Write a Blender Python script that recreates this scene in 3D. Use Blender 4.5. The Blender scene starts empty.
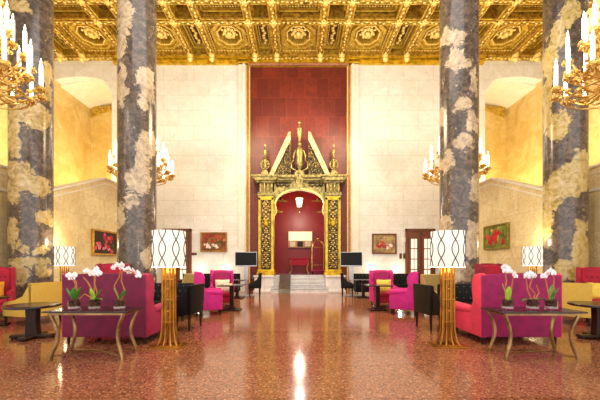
import bpy, bmesh, math, random
from mathutils import Vector, Matrix
PI = math.pi
sin, cos, R = math.sin, math.cos, math.radians
random.seed(7)
SC = bpy.context.scene
COL = SC.collection

# ------------------------------------------------------------------ camera, world, lights, exposure
cam_d = bpy.data.cameras.new('camera')
cam = bpy.data.objects.new('camera', cam_d)
COL.objects.link(cam)
cam.location = (0, 0, 1.4)
cam.rotation_euler = (PI/2, 0, 0)
cam_d.sensor_width = 36
cam_d.lens = 36*313/600
cam_d.shift_x = 1.5/600
cam_d.shift_y = 64/600
SC.camera = cam
SC.view_settings.view_transform = 'Standard'
SC.view_settings.look = 'None'
SC.view_settings.gamma = 1
SC.view_settings.use_curve_mapping = False
SC.view_settings.exposure = 0.3
W = bpy.data.worlds.new('world')
SC.world = W
W.use_nodes = True
W.node_tree.nodes['Background'].inputs[0].default_value = (1.0, 0.98, 0.96, 1)
W.node_tree.nodes['Background'].inputs[1].default_value = 1.6

def area(name, loc, rot, sx, sy, power, color):
    l = bpy.data.lights.new(name, 'AREA'); l.shape = 'RECTANGLE'; l.size = sx; l.size_y = sy
    l.energy = power; l.color = color
    o = bpy.data.objects.new(name, l); COL.objects.link(o); o.location = loc; o.rotation_euler = rot
    return o
def point(name, loc, power, color, rad=0.15):
    l = bpy.data.lights.new(name, 'POINT'); l.energy = power; l.color = color; l.shadow_soft_size = rad
    o = bpy.data.objects.new(name, l); COL.objects.link(o); o.location = loc
    return o
WARM = (1.0, 0.80, 0.52)
for s in (-1, 1):
    area('stair_hall_light', (s*10.6, 13.2, 5.0), (PI, 0, 0), 2.0, 6.0, 260, (1.0, 0.90, 0.62))
    area('recess_light', (s*10.9, 17.6, 4.5), (PI, 0, 0), 2.2, 1.6, 100, (1.0, 0.86, 0.48))
    area('parapet_fill', (s*2.6, 12.6, 8.6), (0, R(-s*-46), 0), 1.5, 3.0, 340, (1.0, 0.84, 0.52))  # unseen fill added to brighten the parapet walls
area('ceiling_fill', (0, 12.0, 6.8), (PI, 0, 0), 14.0, 4.0, 500, (1.0, 0.98, 0.84))  # added fill without a fixture, lifts the gilded ceiling
area('hall_fill', (0, 5.2, 11.0), (0, 0, 0), 10.0, 7.0, 560, (1.0, 0.98, 0.93))  # broad unseen fill added over the lower hall
point('vestibule_lamp_light', (0.05, 17.4, 4.3), 120, (1.0, 0.76, 0.6), 0.2)
for x in (-5.1, -3.8, 3.8, 5.1):
    point('wall_uplight', (x, 15.75, 1.15), 9, (1.0, 0.93, 0.8), 0.08)
point('pediment_spot', (0.05, 15.95, 6.75), 7, (0.55, 0.7, 1.0), 0.05)
point('steps_fill', (0.05, 14.2, 4.6), 40, (1.0, 0.96, 0.95), 0.2)  # fill added in mid-air to whiten the marble steps
CHX, CHY = 6.53, (6.53, 13.07)
for sx in (-1, 1):
    for y in CHY:
        point('chandelier_light', (sx*CHX, y, 6.9), 70, WARM, 0.45)

# ------------------------------------------------------------------ tiny projection helpers (photo px -> metres at a known distance)
def XW(px, Y): return (px-298.5)*Y/313
def ZW(py, Y): return 1.4+(264-py)*Y/313

# ------------------------------------------------------------------ materials
def lin(c):
    return tuple(((v/255)/12.92 if v/255 <= .04045 else ((v/255+.055)/1.055)**2.4) for v in c)+(1,)
def new_mat(name):
    m = bpy.data.materials.new(name); m.use_nodes = True
    nt = m.node_tree; b = nt.nodes['Principled BSDF']
    return m, nt, b
def node(nt, t, **kw):
    n = nt.nodes.new(t)
    for k, v in kw.items():
        if k.startswith('i_'):
            n.inputs[k[2:]].default_value = v
        else: setattr(n, k, v)
    return n
def ramp(nt, fac, stops, interp='LINEAR'):
    r = nt.nodes.new('ShaderNodeValToRGB'); r.color_ramp.interpolation = interp
    e = r.color_ramp.elements
    while len(e) < len(stops): e.new(0.5)
    for i, (p, c) in enumerate(stops): e[i].position = p; e[i].color = c
    nt.links.new(fac, r.inputs[0]); return r.outputs[0]
def mixc(nt, fac, a, b, mode='MIX'):
    m = nt.nodes.new('ShaderNodeMix'); m.data_type = 'RGBA'; m.blend_type = mode
    for sock, v in ((m.inputs[0], fac), (m.inputs[6], a), (m.inputs[7], b)):
        if hasattr(v, 'is_linked'): nt.links.new(v, sock)
        else: sock.default_value = v
    return m.outputs[2]
def noise(nt, vec, scale, detail=4, rough=.55, dist=0):
    n = node(nt, 'ShaderNodeTexNoise'); n.inputs['Scale'].default_value = scale
    n.inputs['Detail'].default_value = detail; n.inputs['Roughness'].default_value = rough
    n.inputs['Distortion'].default_value = dist
    if vec is not None: nt.links.new(vec, n.inputs['Vector'])
    return n
def bump(nt, b, h, strength, dist=.02):
    n = nt.nodes.new('ShaderNodeBump'); n.inputs['Strength'].default_value = strength; n.inputs['Distance'].default_value = dist
    nt.links.new(h, n.inputs['Height']); nt.links.new(n.outputs[0], b.inputs['Normal'])
def simple(name, c, rough=.5, metal=0, var=.12, scale=12, bmp=0, c2=None, coat=0, sheen=0):
    m, nt, b = new_mat(name)
    tc = node(nt, 'ShaderNodeTexCoord').outputs['Object']
    n = noise(nt, tc, scale)
    a = lin(c); d = lin(c2) if c2 else tuple(v*(1-var) for v in a[:3])+(1,)
    if not c2: a = tuple(min(1, v*(1+var)) for v in a[:3])+(1,)
    nt.links.new(ramp(nt, n.outputs[0], [(.35, d), (.65, a)]), b.inputs['Base Color'])
    b.inputs['Roughness'].default_value = rough; b.inputs['Metallic'].default_value = metal
    if coat: b.inputs['Coat Weight'].default_value = coat; b.inputs['Coat Roughness'].default_value = .08
    if name in ('black_leather', 'dark_olive_leather', 'screen_black', 'dark_wood'): b.inputs['Specular IOR Level'].default_value = .22
    if sheen:
        b.inputs['Sheen Weight'].default_value = sheen; b.inputs['Sheen Roughness'].default_value = .4
        b.inputs['Sheen Tint'].default_value = tuple(min(1, v*1.6+.1) for v in lin(c)[:3])+(1,)
    if bmp: bump(nt, b, n.outputs[0], bmp)
    return m
def emit(name, c, strength, base=None):
    m, nt, b = new_mat(name)
    b.inputs['Base Color'].default_value = lin(base or c)
    b.inputs['Emission Color'].default_value = lin(c); b.inputs['Emission Strength'].default_value = strength
    return m
def marble(name, c1, c2, vein, plane='xz', bw=1.5, bh=.62, rough=.25, joint=.35, vs=1.3, vstr=.35, blockvar=.25):
    m, nt, b = new_mat(name)
    tc = node(nt, 'ShaderNodeTexCoord').outputs['Object']
    sp = node(nt, 'ShaderNodeSeparateXYZ'); nt.links.new(tc, sp.inputs[0])
    cb = node(nt, 'ShaderNodeCombineXYZ')
    ax = {'x': 0, 'y': 1, 'z': 2}
    nt.links.new(sp.outputs[ax[plane[0]]], cb.inputs[0]); nt.links.new(sp.outputs[ax[plane[1]]], cb.inputs[1])
    br = node(nt, 'ShaderNodeTexBrick'); nt.links.new(cb.outputs[0], br.inputs['Vector'])
    br.inputs['Scale'].default_value = 1; br.inputs['Brick Width'].default_value = bw; br.inputs['Row Height'].default_value = bh
    br.inputs['Mortar Size'].default_value = .008; br.inputs['Mortar Smooth'].default_value = .2
    br.inputs['Color1'].default_value = (0, 0, 0, 1); br.inputs['Color2'].default_value = (1, 1, 1, 1); br.inputs['Mortar'].default_value = (.5, .5, .5, 1)
    n1 = noise(nt, tc, vs, 8, .6, 1.2)
    base = ramp(nt, n1.outputs[0], [(.3, lin(c2)), (.6, lin(c1))])
    n2 = noise(nt, tc, vs*1.7, 6, .65, 2.5)
    v = ramp(nt, n2.outputs[0], [(.46, (0, 0, 0, 1)), (.5, (1, 1, 1, 1)), (.54, (0, 0, 0, 1))])
    vm = node(nt, 'ShaderNodeMath', operation='MULTIPLY'); nt.links.new(v, vm.inputs[0]); vm.inputs[1].default_value = vstr
    col = mixc(nt, vm.outputs[0], base, lin(vein))
    bv = node(nt, 'ShaderNodeMath', operation='MULTIPLY'); nt.links.new(br.outputs['Color'], bv.inputs[0]); bv.inputs[1].default_value = blockvar
    col = mixc(nt, bv.outputs[0], col, lin(c2))
    jm = node(nt, 'ShaderNodeMath', operation='MULTIPLY'); nt.links.new(br.outputs['Fac'], jm.inputs[0]); jm.inputs[1].default_value = joint
    col = mixc(nt, jm.outputs[0], col, lin(vein))
    nt.links.new(col, b.inputs['Base Color']); b.inputs['Roughness'].default_value = rough
    return m
def gold_mat(name, c=(214, 160, 40), dark=(120, 70, 14), rough=.35, metal=.75, scale=9, bmp=.4, lo=.35, hi=.6, bd=.03):
    m, nt, b = new_mat(name)
    tc = node(nt, 'ShaderNodeTexCoord').outputs['Object']
    n = noise(nt, tc, scale, 5, .6)
    nt.links.new(ramp(nt, n.outputs[0], [(lo, lin(dark)), (hi, lin(c))]), b.inputs['Base Color'])
    b.inputs['Roughness'].default_value = rough; b.inputs['Metallic'].default_value = metal
    if bmp: bump(nt, b, n.outputs[0], bmp, bd)
    return m

M = {}
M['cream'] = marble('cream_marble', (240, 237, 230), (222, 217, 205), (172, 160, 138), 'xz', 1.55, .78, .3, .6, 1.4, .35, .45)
M['cream_side'] = marble('cream_marble_side', (242, 226, 178), (220, 194, 134), (158, 128, 80), 'yz', 1.5, .8, .3, .35, 1.2, .45, .35)  # warm aisle light put into the yellow of the marble
M['cream_recess'] = marble('recess_marble', (235, 212, 150), (208, 172, 96), (170, 130, 66), 'yz', 1.5, .8, .35, .3, 1.0, .3, .35)  # same marble, yellowed to carry the warm recess light
M['cream_back'] = marble('recess_marble_back', (235, 208, 136), (208, 168, 84), (170, 130, 66), 'xz', 1.5, .8, .35, .3, 1.0, .3, .35)  # deeper yellow copy, warm light painted into the back wall
M['cream_plain'] = simple('cream_moulding', (232, 226, 210), .4, var=.05, scale=3)
M['white_marble'] = marble('white_marble', (250, 246, 242), (232, 222, 218), (150, 130, 132), 'xz', 1.1, 3, .18, .2, 2.0, .3)
M['red'] = marble('red_marble', (128, 42, 26), (92, 28, 18), (158, 74, 52), 'xz', .62, 1.0, .45, .5, 2.5, .3, .8)
M['red_dark'] = simple('red_vestibule_wall', (150, 30, 22), .4, var=.1, scale=2)
M['pink_trim'] = marble('pink_marble', (176, 110, 80), (132, 66, 46), (226, 190, 150), 'xz', .4, .5, .3, .3, 5, .7)
M['dark_stone'] = simple('dark_veined_stone', (74, 62, 58), .3, var=.35, scale=9)
M['vest_floor'] = simple('vestibule_floor', (130, 96, 130), .12, var=.3, scale=3)  # purple is a reflection painted into the floor colour
M['gold'] = gold_mat('gilded_plaster', (210, 176, 66), (160, 120, 34), .45, .35, 6, .25)
M['gold_beam'] = gold_mat('gilded_beam', (204, 164, 56), (124, 86, 22), .45, .35, 7, .25)
M['gold_hi'] = gold_mat('gilded_carving', (250, 224, 140), (222, 176, 74), .4, .3, 14, .3)  # lightened gilding, relief highlights put into the colour
M['gold_lo'] = gold_mat('gilded_ground', (128, 92, 30), (76, 48, 14), .55, .3, 9, .3)  # darkened gilding, shade of the coffer ground put into the colour
M['gold_orn'] = gold_mat('carved_gilded_panel', (150, 120, 60), (34, 28, 18), .45, .5, 13, 1.0, .48, .62, .05)
M['gold_yel'] = gold_mat('bright_gilded_frame', (224, 186, 44), (172, 132, 18), .3, .6, 5, .15)
M['gold_pale'] = gold_mat('pale_gilt_moulding', (206, 192, 142), (150, 134, 84), .35, .5, 5, .15)
M['gold_grey'] = gold_mat('antique_gold', (178, 158, 92), (86, 74, 40), .38, .6, 9, .3)
M['brass'] = gold_mat('polished_brass', (236, 200, 110), (180, 130, 52), .25, .7, 4, .05)
M['brass_lamp'] = gold_mat('satin_brass', (190, 128, 44), (132, 80, 22), .28, .85, 4, .05)
M['candle'] = emit('lit_candle_tube', (255, 246, 232), 4.0)
M['shade'] = emit('lit_linen_shade', (255, 243, 222), .85, (120, 114, 100))
M['blackline'] = simple('dark_bronze_line', (44, 30, 24), .5)
M['plum'] = simple('plum_velvet', (112, 12, 54), .75, var=.22, scale=6, bmp=.1, sheen=.15)
M['plum_br'] = simple('bright_plum_velvet', (146, 8, 78), .75, var=.22, scale=6, bmp=.1, sheen=.15)
M['rose'] = simple('lit_plum_velvet', (160, 28, 76), .75, var=.15, scale=6, sheen=.2)  # left sofa's plum as lit, pink light put into the colour
M['coral'] = simple('lit_bright_plum_velvet', (214, 50, 82), .75, var=.12, scale=6, bmp=.1, sheen=.2)  # lit version of the right sofa's plum, light painted in
M['magenta'] = simple('magenta_velvet', (204, 26, 122), .75, var=.12, scale=6, sheen=.2)
M['magenta_dk'] = simple('dark_magenta_velvet', (168, 24, 92), .75, var=.12, scale=6, sheen=.3)
M['redv'] = simple('crimson_velvet', (178, 18, 48), .75, var=.15, scale=6, sheen=.3)
M['burg'] = simple('burgundy_velvet', (134, 18, 44), .75, var=.15, scale=6, sheen=.2)
M['black'] = simple('black_leather', (15, 12, 11), .55, var=.2, scale=20)
M['olive'] = simple('dark_olive_leather', (34, 28, 14), .5, var=.2, scale=8)
M['tan'] = simple('tan_fabric', (180, 148, 82), .8, var=.1, scale=30)
M['must'] = simple('mustard_fabric', (216, 176, 72), .8, var=.08, scale=30)
M['cushc'] = simple('cream_cushion', (240, 224, 190), .8, var=.08, scale=20)
M['cushy'] = simple('yellow_cushion', (240, 206, 84), .8, var=.08, scale=20)
M['cusho'] = simple('orange_cushion', (226, 150, 34), .8, var=.08, scale=20)
M['darkwood'] = simple('dark_wood', (48, 26, 18), .35, var=.3, scale=5)
M['brownwood'] = simple('brown_door_wood', (112, 56, 26), .35, var=.2, scale=4)
M['tabletop'] = simple('dark_lacquer_top', (44, 28, 24), .22, var=.2, scale=4)
M['screen'] = simple('screen_black', (10, 10, 12), .4, var=.1, scale=2)
M['stud'] = simple('leather_studs', (96, 92, 90), .3, var=.05)
M['silver'] = simple('silver_bezel', (190, 190, 195), .3, .6, .05, 3)
M['leaf'] = simple('orchid_leaf', (66, 128, 34), .4, var=.3, scale=20)
M['leafy'] = simple('young_orchid_leaf', (160, 196, 50), .4, var=.2, scale=20)
M['stemm'] = simple('orchid_stem', (190, 120, 60), .6, var=.2, scale=20)
M['petal'] = simple('white_petal', (250, 246, 244), .5, var=.03, scale=20)
M['lip'] = simple('orchid_centre', (220, 150, 170), .5, var=.1, scale=20)
M['bark'] = simple('bark_chips', (104, 52, 34), .8, c2=(40, 22, 16), scale=45, bmp=.6)
M['pebble'] = simple('white_pebbles', (226, 214, 204), .6, c2=(150, 130, 120), scale=60, bmp=.6)
M['litglass'] = emit('bright_door_glass', (255, 240, 214), 0.75, (200, 190, 170))
M['display'] = emit('lit_display', (255, 232, 180), 1.0, (150, 130, 90))
M['tanband'] = simple('tan_panel', (190, 140, 80), .5)
M['sign'] = simple('bronze_plate', (96, 60, 26), .35, .5)
M['switch'] = simple('white_plastic', (238, 232, 222), .4, var=.02)
M['lantern'] = emit('lit_lantern_glass', (255, 240, 210), 6.0)
m, nt, b = new_mat('clear_glass'); b.inputs['Transmission Weight'].default_value = 1; b.inputs['Roughness'].default_value = .02; b.inputs['IOR'].default_value = 1.1
b.inputs['Base Color'].default_value = (.97, .98, .98, 1); M['glass'] = m

# terrazzo floor
m, nt, b = new_mat('red_terrazzo')
tc = node(nt, 'ShaderNodeTexCoord').outputs['Object']
vo = node(nt, 'ShaderNodeTexVoronoi'); vo.inputs['Scale'].default_value = 62; nt.links.new(tc, vo.inputs['Vector'])
sp = node(nt, 'ShaderNodeSeparateColor'); nt.links.new(vo.outputs['Color'], sp.inputs[0])
c = ramp(nt, sp.outputs[0], [(0, lin((58, 28, 20))), (.18, lin((120, 66, 42))), (.5, lin((150, 88, 58))), (.78, lin((178, 112, 76))), (.95, lin((208, 158, 122)))], 'CONSTANT')
n1 = noise(nt, tc, .35, 3)
c = mixc(nt, .2, c, lin((158, 94, 62)), 'MIX')
br = node(nt, 'ShaderNodeTexBrick'); br.inputs['Scale'].default_value = 1; br.inputs['Brick Width'].default_value = 1.635; br.inputs['Row Height'].default_value = 1.635
br.offset = 0; br.inputs['Mortar Size'].default_value = .012; nt.links.new(tc, br.inputs['Vector'])
br.inputs['Color1'].default_value = (0, 0, 0, 1); br.inputs['Color2'].default_value = (1, 1, 1, 1)
bv = node(nt, 'ShaderNodeMath', operation='MULTIPLY'); nt.links.new(br.outputs['Color'], bv.inputs[0]); bv.inputs[1].default_value = .22
c = mixc(nt, bv.outputs[0], c, lin((190, 134, 102)))
jm = node(nt, 'ShaderNodeMath', operation='MULTIPLY'); nt.links.new(br.outputs['Fac'], jm.inputs[0]); jm.inputs[1].default_value = .35
c = mixc(nt, jm.outputs[0], c, lin((120, 60, 44)))
nt.links.new(c, b.inputs['Base Color']); b.inputs['Roughness'].default_value = .13; b.inputs['Specular IOR Level'].default_value = .65
n3 = noise(nt, tc, 1.2, 2); bump(nt, b, n3.outputs[0], .04, .02)
M['floor'] = m

def column_mat(name, pc, hw, blobs, light=(196, 172, 122), dark=(94, 82, 72), golden=0.0):
    """polished stone: dark ground with cream patches whose places are given on the visible side"""
    m, nt, b = new_mat(name)
    tc = node(nt, 'ShaderNodeTexCoord').outputs['Object']
    sp = node(nt, 'ShaderNodeSeparateXYZ'); nt.links.new(tc, sp.inputs[0])
    cb = node(nt, 'ShaderNodeCombineXYZ'); nt.links.new(sp.outputs[0], cb.inputs[0]); nt.links.new(sp.outputs[2], cb.inputs[1])
    n = noise(nt, tc, 2.6, 9, .72, .4)
    s = node(nt, 'ShaderNodeVectorMath', operation='SUBTRACT'); nt.links.new(n.outputs['Color'], s.inputs[0]); s.inputs[1].default_value = (.5, .5, .5)
    sc = node(nt, 'ShaderNodeVectorMath', operation='MULTIPLY'); nt.links.new(s.outputs[0], sc.inputs[0]); sc.inputs[1].default_value = (.8, 1.0, 0)
    ad = node(nt, 'ShaderNodeVectorMath', operation='ADD'); nt.links.new(cb.outputs[0], ad.inputs[0]); nt.links.new(sc.outputs[0], ad.inputs[1])
    cur = None
    for (cx, cy, rx, ry) in blobs:
        rx *= 1.18; ry *= 1.12
        x = (cx-pc)/hw*.555; z = ZW(cy, 9.3)
        q = node(nt, 'ShaderNodeVectorMath', operation='SUBTRACT'); nt.links.new(ad.outputs[0], q.inputs[0]); q.inputs[1].default_value = (x, z, 0)
        w = node(nt, 'ShaderNodeVectorMath', operation='MULTIPLY'); nt.links.new(q.outputs[0], w.inputs[0])
        w.inputs[1].default_value = (hw/(rx*.555), 313/9.3/ry, 0)
        l = node(nt, 'ShaderNodeVectorMath', operation='LENGTH'); nt.links.new(w.outputs[0], l.inputs[0])
        if cur is None: cur = l.outputs['Value']
        else:
            mn = node(nt, 'ShaderNodeMath', operation='MINIMUM'); nt.links.new(cur, mn.inputs[0]); nt.links.new(l.outputs['Value'], mn.inputs[1]); cur = mn.outputs[0]
    ns = noise(nt, tc, 1.9, 9, .7, 1.0)
    sub = node(nt, 'ShaderNodeMapRange'); nt.links.new(ns.outputs[0], sub.inputs[0]); sub.inputs[1].default_value = .56; sub.inputs[2].default_value = .66; sub.inputs[3].default_value = 1.3; sub.inputs[4].default_value = .9
    mn = node(nt, 'ShaderNodeMath', operation='MINIMUM'); nt.links.new(cur, mn.inputs[0]); nt.links.new(sub.outputs[0], mn.inputs[1]); cur = mn.outputs[0]
    f = ramp(nt, cur, [(0.0, (1, 1, 1, 1)), (.95, (1, 1, 1, 1)), (1.0, (0, 0, 0, 1))])
    nd = noise(nt, tc, 6, 10, .8, .8)
    dk = ramp(nt, nd.outputs[0], [(.34, lin([v*.5 for v in dark])), (.5, lin(dark)), (.62, lin((136, 114, 96))), (.72, lin((170, 146, 112)))])
    nl = noise(nt, tc, 4, 9, .7, 1.5)
    lt = ramp(nt, nl.outputs[0], [(.3, lin([v*.6 for v in light])), (.48, lin(light)), (.7, lin((226, 206, 164)))])
    c = mixc(nt, f, dk, lt)
    nt.links.new(c, b.inputs['Base Color']); b.inputs['Roughness'].default_value = .2
    b.inputs['Specular IOR Level'].default_value = .6
    return m

# ------------------------------------------------------------------ mesh builder
class MB:
    def __init__(s): s.bm = bmesh.new(); s.mi = 0
    def mat(s, i): s.mi = i; return s
    def _fin(s, verts, T=None):
        if T is not None:
            for v in verts: v.co = T @ v.co
        fs = {f for v in verts for f in v.link_faces}
        for f in fs: f.material_index = s.mi
        return verts
    def box(s, c, d, T=None, bev=0, seg=2):
        r = bmesh.ops.create_cube(s.bm, size=1)['verts']
        for v in r: v.co = Vector((v.co.x*d[0]+c[0], v.co.y*d[1]+c[1], v.co.z*d[2]+c[2]))
        if bev:
            es = list({e for v in r for e in v.link_edges})
            q = bmesh.ops.bevel(s.bm, geom=es, offset=bev, segments=seg, profile=.5, affect='EDGES')
            r = list({v for f in q['faces'] for v in f.verts} | {v for v in r if v.is_valid})
        return s._fin(r, T)
    def b2(s, x0, x1, y0, y1, z0, z1, **k): return s.box(((x0+x1)/2, (y0+y1)/2, (z0+z1)/2), (abs(x1-x0), abs(y1-y0), abs(z1-z0)), **k)
    def prism(s, pts, axis, a0, a1, T=None, bev=0, seg=2):
        """polygon pts in the two other axes, extruded along axis from a0 to a1"""
        def mk(p, a):
            return {'x': (a, p[0], p[1]), 'y': (p[0], a, p[1]), 'z': (p[0], p[1], a)}[axis]
        A = [s.bm.verts.new(mk(p, a0)) for p in pts]; B = [s.bm.verts.new(mk(p, a1)) for p in pts]
        fs = [s.bm.faces.new(A), s.bm.faces.new(B[::-1])]
        n = len(pts)
        for i in range(n): fs.append(s.bm.faces.new((A[i], B[i], B[(i+1) % n], A[(i+1) % n])))
        bmesh.ops.recalc_face_normals(s.bm, faces=fs)
        r = A+B
        if bev:
            es = list({e for f in fs[:2] for e in f.edges})
            q = bmesh.ops.bevel(s.bm, geom=es, offset=bev, segments=seg, profile=.5, affect='EDGES')
            r = list({v for f in q['faces'] for v in f.verts} | {v for v in r if v.is_valid} | {v for f in fs if f.is_valid for v in f.verts})
        return s._fin(r, T)
    def lathe(s, prof, c=(0, 0, 0), n=16, T=None, sx=1, sy=1, ph=0):
        rings = []
        for (r, z) in prof:
            rings.append([s.bm.verts.new((c[0]+r*cos(ph+2*PI*i/n)*sx, c[1]+r*sin(ph+2*PI*i/n)*sy, c[2]+z)) for i in range(n)])
        fs = []
        for a, b_ in zip(rings, rings[1:]):
            for i in range(n): fs.append(s.bm.faces.new((a[i], a[(i+1) % n], b_[(i+1) % n], b_[i])))
        if prof[0][0] > 1e-4: fs.append(s.bm.faces.new(rings[0][::-1]))
        if prof[-1][0] > 1e-4: fs.append(s.bm.faces.new(rings[-1]))
        return s._fin([v for r_ in rings for v in r_], T)
    def tube(s, pts, r, n=6, T=None):
        pts = [Vector(p) for p in pts]
        rr = r if isinstance(r, (list, tuple)) else [r]*len(pts)
        rings = []; up = None
        for i, p in enumerate(pts):
            t = (pts[min(i+1, len(pts)-1)]-pts[max(i-1, 0)]).normalized()
            if up is None: up = t.orthogonal().normalized()
            else: up = (up-t*up.dot(t)); up = up.normalized() if up.length > 1e-5 else t.orthogonal().normalized()
            w = t.cross(up)
            rings.append([s.bm.verts.new(p+(up*cos(2*PI*k/n)+w*sin(2*PI*k/n))*rr[i]) for k in range(n)])
        for a, b_ in zip(rings, rings[1:]):
            for k in range(n): s.bm.faces.new((a[k], a[(k+1) % n], b_[(k+1) % n], b_[k]))
        s.bm.faces.new(rings[0][::-1]); s.bm.faces.new(rings[-1])
        return s._fin([v for q in rings for v in q], T)
    def ball(s, c, r, d=(1, 1, 1), n=8, T=None):
        q = bmesh.ops.create_uvsphere(s.bm, u_segments=n, v_segments=max(4, n*2//3), radius=r)['verts']
        for v in q: v.co = Vector((v.co.x*d[0]+c[0], v.co.y*d[1]+c[1], v.co.z*d[2]+c[2]))
        return s._fin(q, T)
    def leafy(s, c, r, T=None, d=(1, 1, 1)):
        q = bmesh.ops.create_icosphere(s.bm, subdivisions=1, radius=r)['verts']
        for v in q: v.co = Vector((v.co.x*d[0]+c[0], v.co.y*d[1]+c[1], v.co.z*d[2]+c[2]))
        return s._fin(q, T)
    def build(s, name, mats, parent=None, smooth=False, loc=None):
        me = bpy.data.meshes.new(name)
        if smooth:
            for f in s.bm.faces: f.smooth = True
        bmesh.ops.recalc_face_normals(s.bm, faces=s.bm.faces)
        s.bm.to_mesh(me); s.bm.free()
        if smooth:
            try: me.set_sharp_from_angle(angle=R(40))
            except Exception: pass
        for m_ in (mats if isinstance(mats, list) else [mats]): me.materials.append(m_)
        o = bpy.data.objects.new(name, me); COL.objects.link(o)
        if parent: o.parent = parent
        if loc: o.location = loc
        return o
def tag(o, label=None, cat=None, group=None, kind=None):
    for k, v in (('label', label), ('category', cat), ('group', group), ('kind', kind)):
        if v: o[k] = v
    return o
def empty(name, loc, rz=0, label=None, cat=None, group=None, kind=None):
    o = bpy.data.objects.new(name, None); COL.objects.link(o); o.location = loc; o.rotation_euler = (0, 0, rz)
    o.empty_display_size = .1
    return tag(o, label, cat, group, kind)
def kids(o): return [c for c in COL.objects if c.parent == o]
def dup(o, loc=None, rz=None, label=None, parent=None, scale=None):
    c = o.copy(); COL.objects.link(c)
    if parent: c.parent = parent
    for ch in kids(o): dup(ch, parent=c)
    if loc is not None: c.location = loc
    if rz is not None: c.rotation_euler = (0, 0, rz)
    if label: c['label'] = label
    if scale: c.scale = scale
    return c
def struct(name, mb, mat, parent=None, smooth=False):
    o = mb.build(name, mat, parent, smooth)
    if not parent: o['kind'] = 'structure'
    return o

# ------------------------------------------------------------------ setting
D = 16.2
ZC = 11.7
XO = 12.6
m_ = MB(); m_.b2(-XO-.4, XO+.4, -4, 16.6, -.2, 0); struct('floor', m_, M['floor'])
# rear wall pieces
def rear(s):
    m_ = MB()
    m_.b2(s*3.05, s*9.66, D, D+.4, 0, ZC+.3)
    # arched band over the side recess
    n = 20; x0, x1 = 9.66, 13.0
    pts = [(s*x0, ZC+.3), (s*x0, 10.3)]
    for i in range(n+1):
        t = i/n; x = x0+.02+(x1-x0)*t
        u = (x-11.35)/1.8
        pts.append((s*x, 11.1-.34*u*u - (.5*max(0, (.12-t))/.12)))
    pts += [(s*x1, ZC+.3)]
    m_.prism(pts, 'y', D, D+.4)
    struct('wall_rear_'+('right' if s > 0 else 'left'), m_, M['cream'])
    # pilaster strip beside the red marble
    m_ = MB(); m_.b2(s*2.72, s*3.08, D-.10, D+.3, 0, ZC); m_.b2(s*2.76, s*2.86, D-.16, D-.1, 0, ZC); m_.b2(s*3.0, s*3.12, D-.03, D+.1, 0, ZC)
    struct('trim_1' if s < 0 else 'trim_2', m_, M['cream_plain'])
    m_ = MB(); m_.b2(s*2.50, s*2.70, D-.06, D+.3, 0, ZC-.05); struct('trim_3' if s < 0 else 'trim_4', m_, M['pink_trim'])
    m_ = MB()
    m_.tube([(s*2.52, D-.09, 0), (s*2.52, D-.09, ZC-.05)], .035, 6); m_.tube([(s*2.70, D-.09, 0), (s*2.70, D-.09, ZC-.05)], .03, 6)
    struct('trim_5' if s < 0 else 'trim_6', m_, M['gold_hi'])
    # recess behind the arch
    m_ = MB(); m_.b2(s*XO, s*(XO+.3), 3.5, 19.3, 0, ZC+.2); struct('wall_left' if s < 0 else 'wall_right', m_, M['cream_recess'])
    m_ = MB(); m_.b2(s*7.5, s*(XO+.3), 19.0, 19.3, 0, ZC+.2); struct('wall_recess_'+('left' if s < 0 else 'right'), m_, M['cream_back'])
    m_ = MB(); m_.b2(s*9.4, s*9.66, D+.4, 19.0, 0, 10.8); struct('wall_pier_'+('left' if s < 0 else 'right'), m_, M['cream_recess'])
    m_ = MB()
    prof = []
    for i in range(13):
        t = i/12; prof.append((s*(9.4+3.4*t), 10.72+.36*sin(PI*t)))
    prof += [(s*12.8, 11.6), (s*9.4, 11.6)]
    m_.prism(prof, 'y', D+.4, 19.05); struct('ceiling_recess_'+('left' if s < 0 else 'right'), m_, M['cream_plain'], smooth=False)
    # gilded arch on recess back wall
    m_ = MB(); n = 14
    up = [(s*(9.5+3.0*i/n), 10.25+.5*sin(PI*i/n)) for i in range(n+1)]
    m_.prism(up+[(s*12.5, 10.9), (s*9.5, 10.9)], 'y', 18.86, 19.05)
    for i in range(n): m_.leafy((s*(9.6+2.8*i/n), 18.85, 10.42+.48*sin(PI*i/n)), .09)
    struct('trim_7' if s < 0 else 'trim_8', m_, M['gold'])
    # stair parapet wall: sloping top
    m_ = MB()
    top = [(10.05, 3.72), (12.8, 4.86), (D, 4.86)]
    m_.prism([(10.05, 0)]+top+[(D, 0)], 'x', s*7.9, s*8.2)
    m_.b2(s*8.0, s*9.3, 10.12, 10.35, 0, 3.70); m_.b2(s*9.2, s*9.5, 3.5, 10.35, 0, 4.4)
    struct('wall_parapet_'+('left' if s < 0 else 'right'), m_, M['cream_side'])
    m_ = MB()
    for (o1, o2, xx) in ((0, .07, .04), (-.20, -.16, .02)):
        m_.prism([(10.0, 3.72+o1), (12.8, 4.86+o1), (D, 4.86+o1), (D, 4.86+o2), (12.8, 4.86+o2), (10.0, 3.72+o2)], 'x', s*(7.9-xx), s*8.25)
        m_.b2(s*(9.2-xx), s*9.55, 3.5, 10.05, 4.4+o1, 4.4+o2)
    m_.b2(s*9.16, s*9.55, 3.5, 10.05, 3.66, 3.76)
    struct('trim_9' if s < 0 else 'trim_10', m_, M['cream_plain'])
for s in (-1, 1): rear(s)

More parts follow.
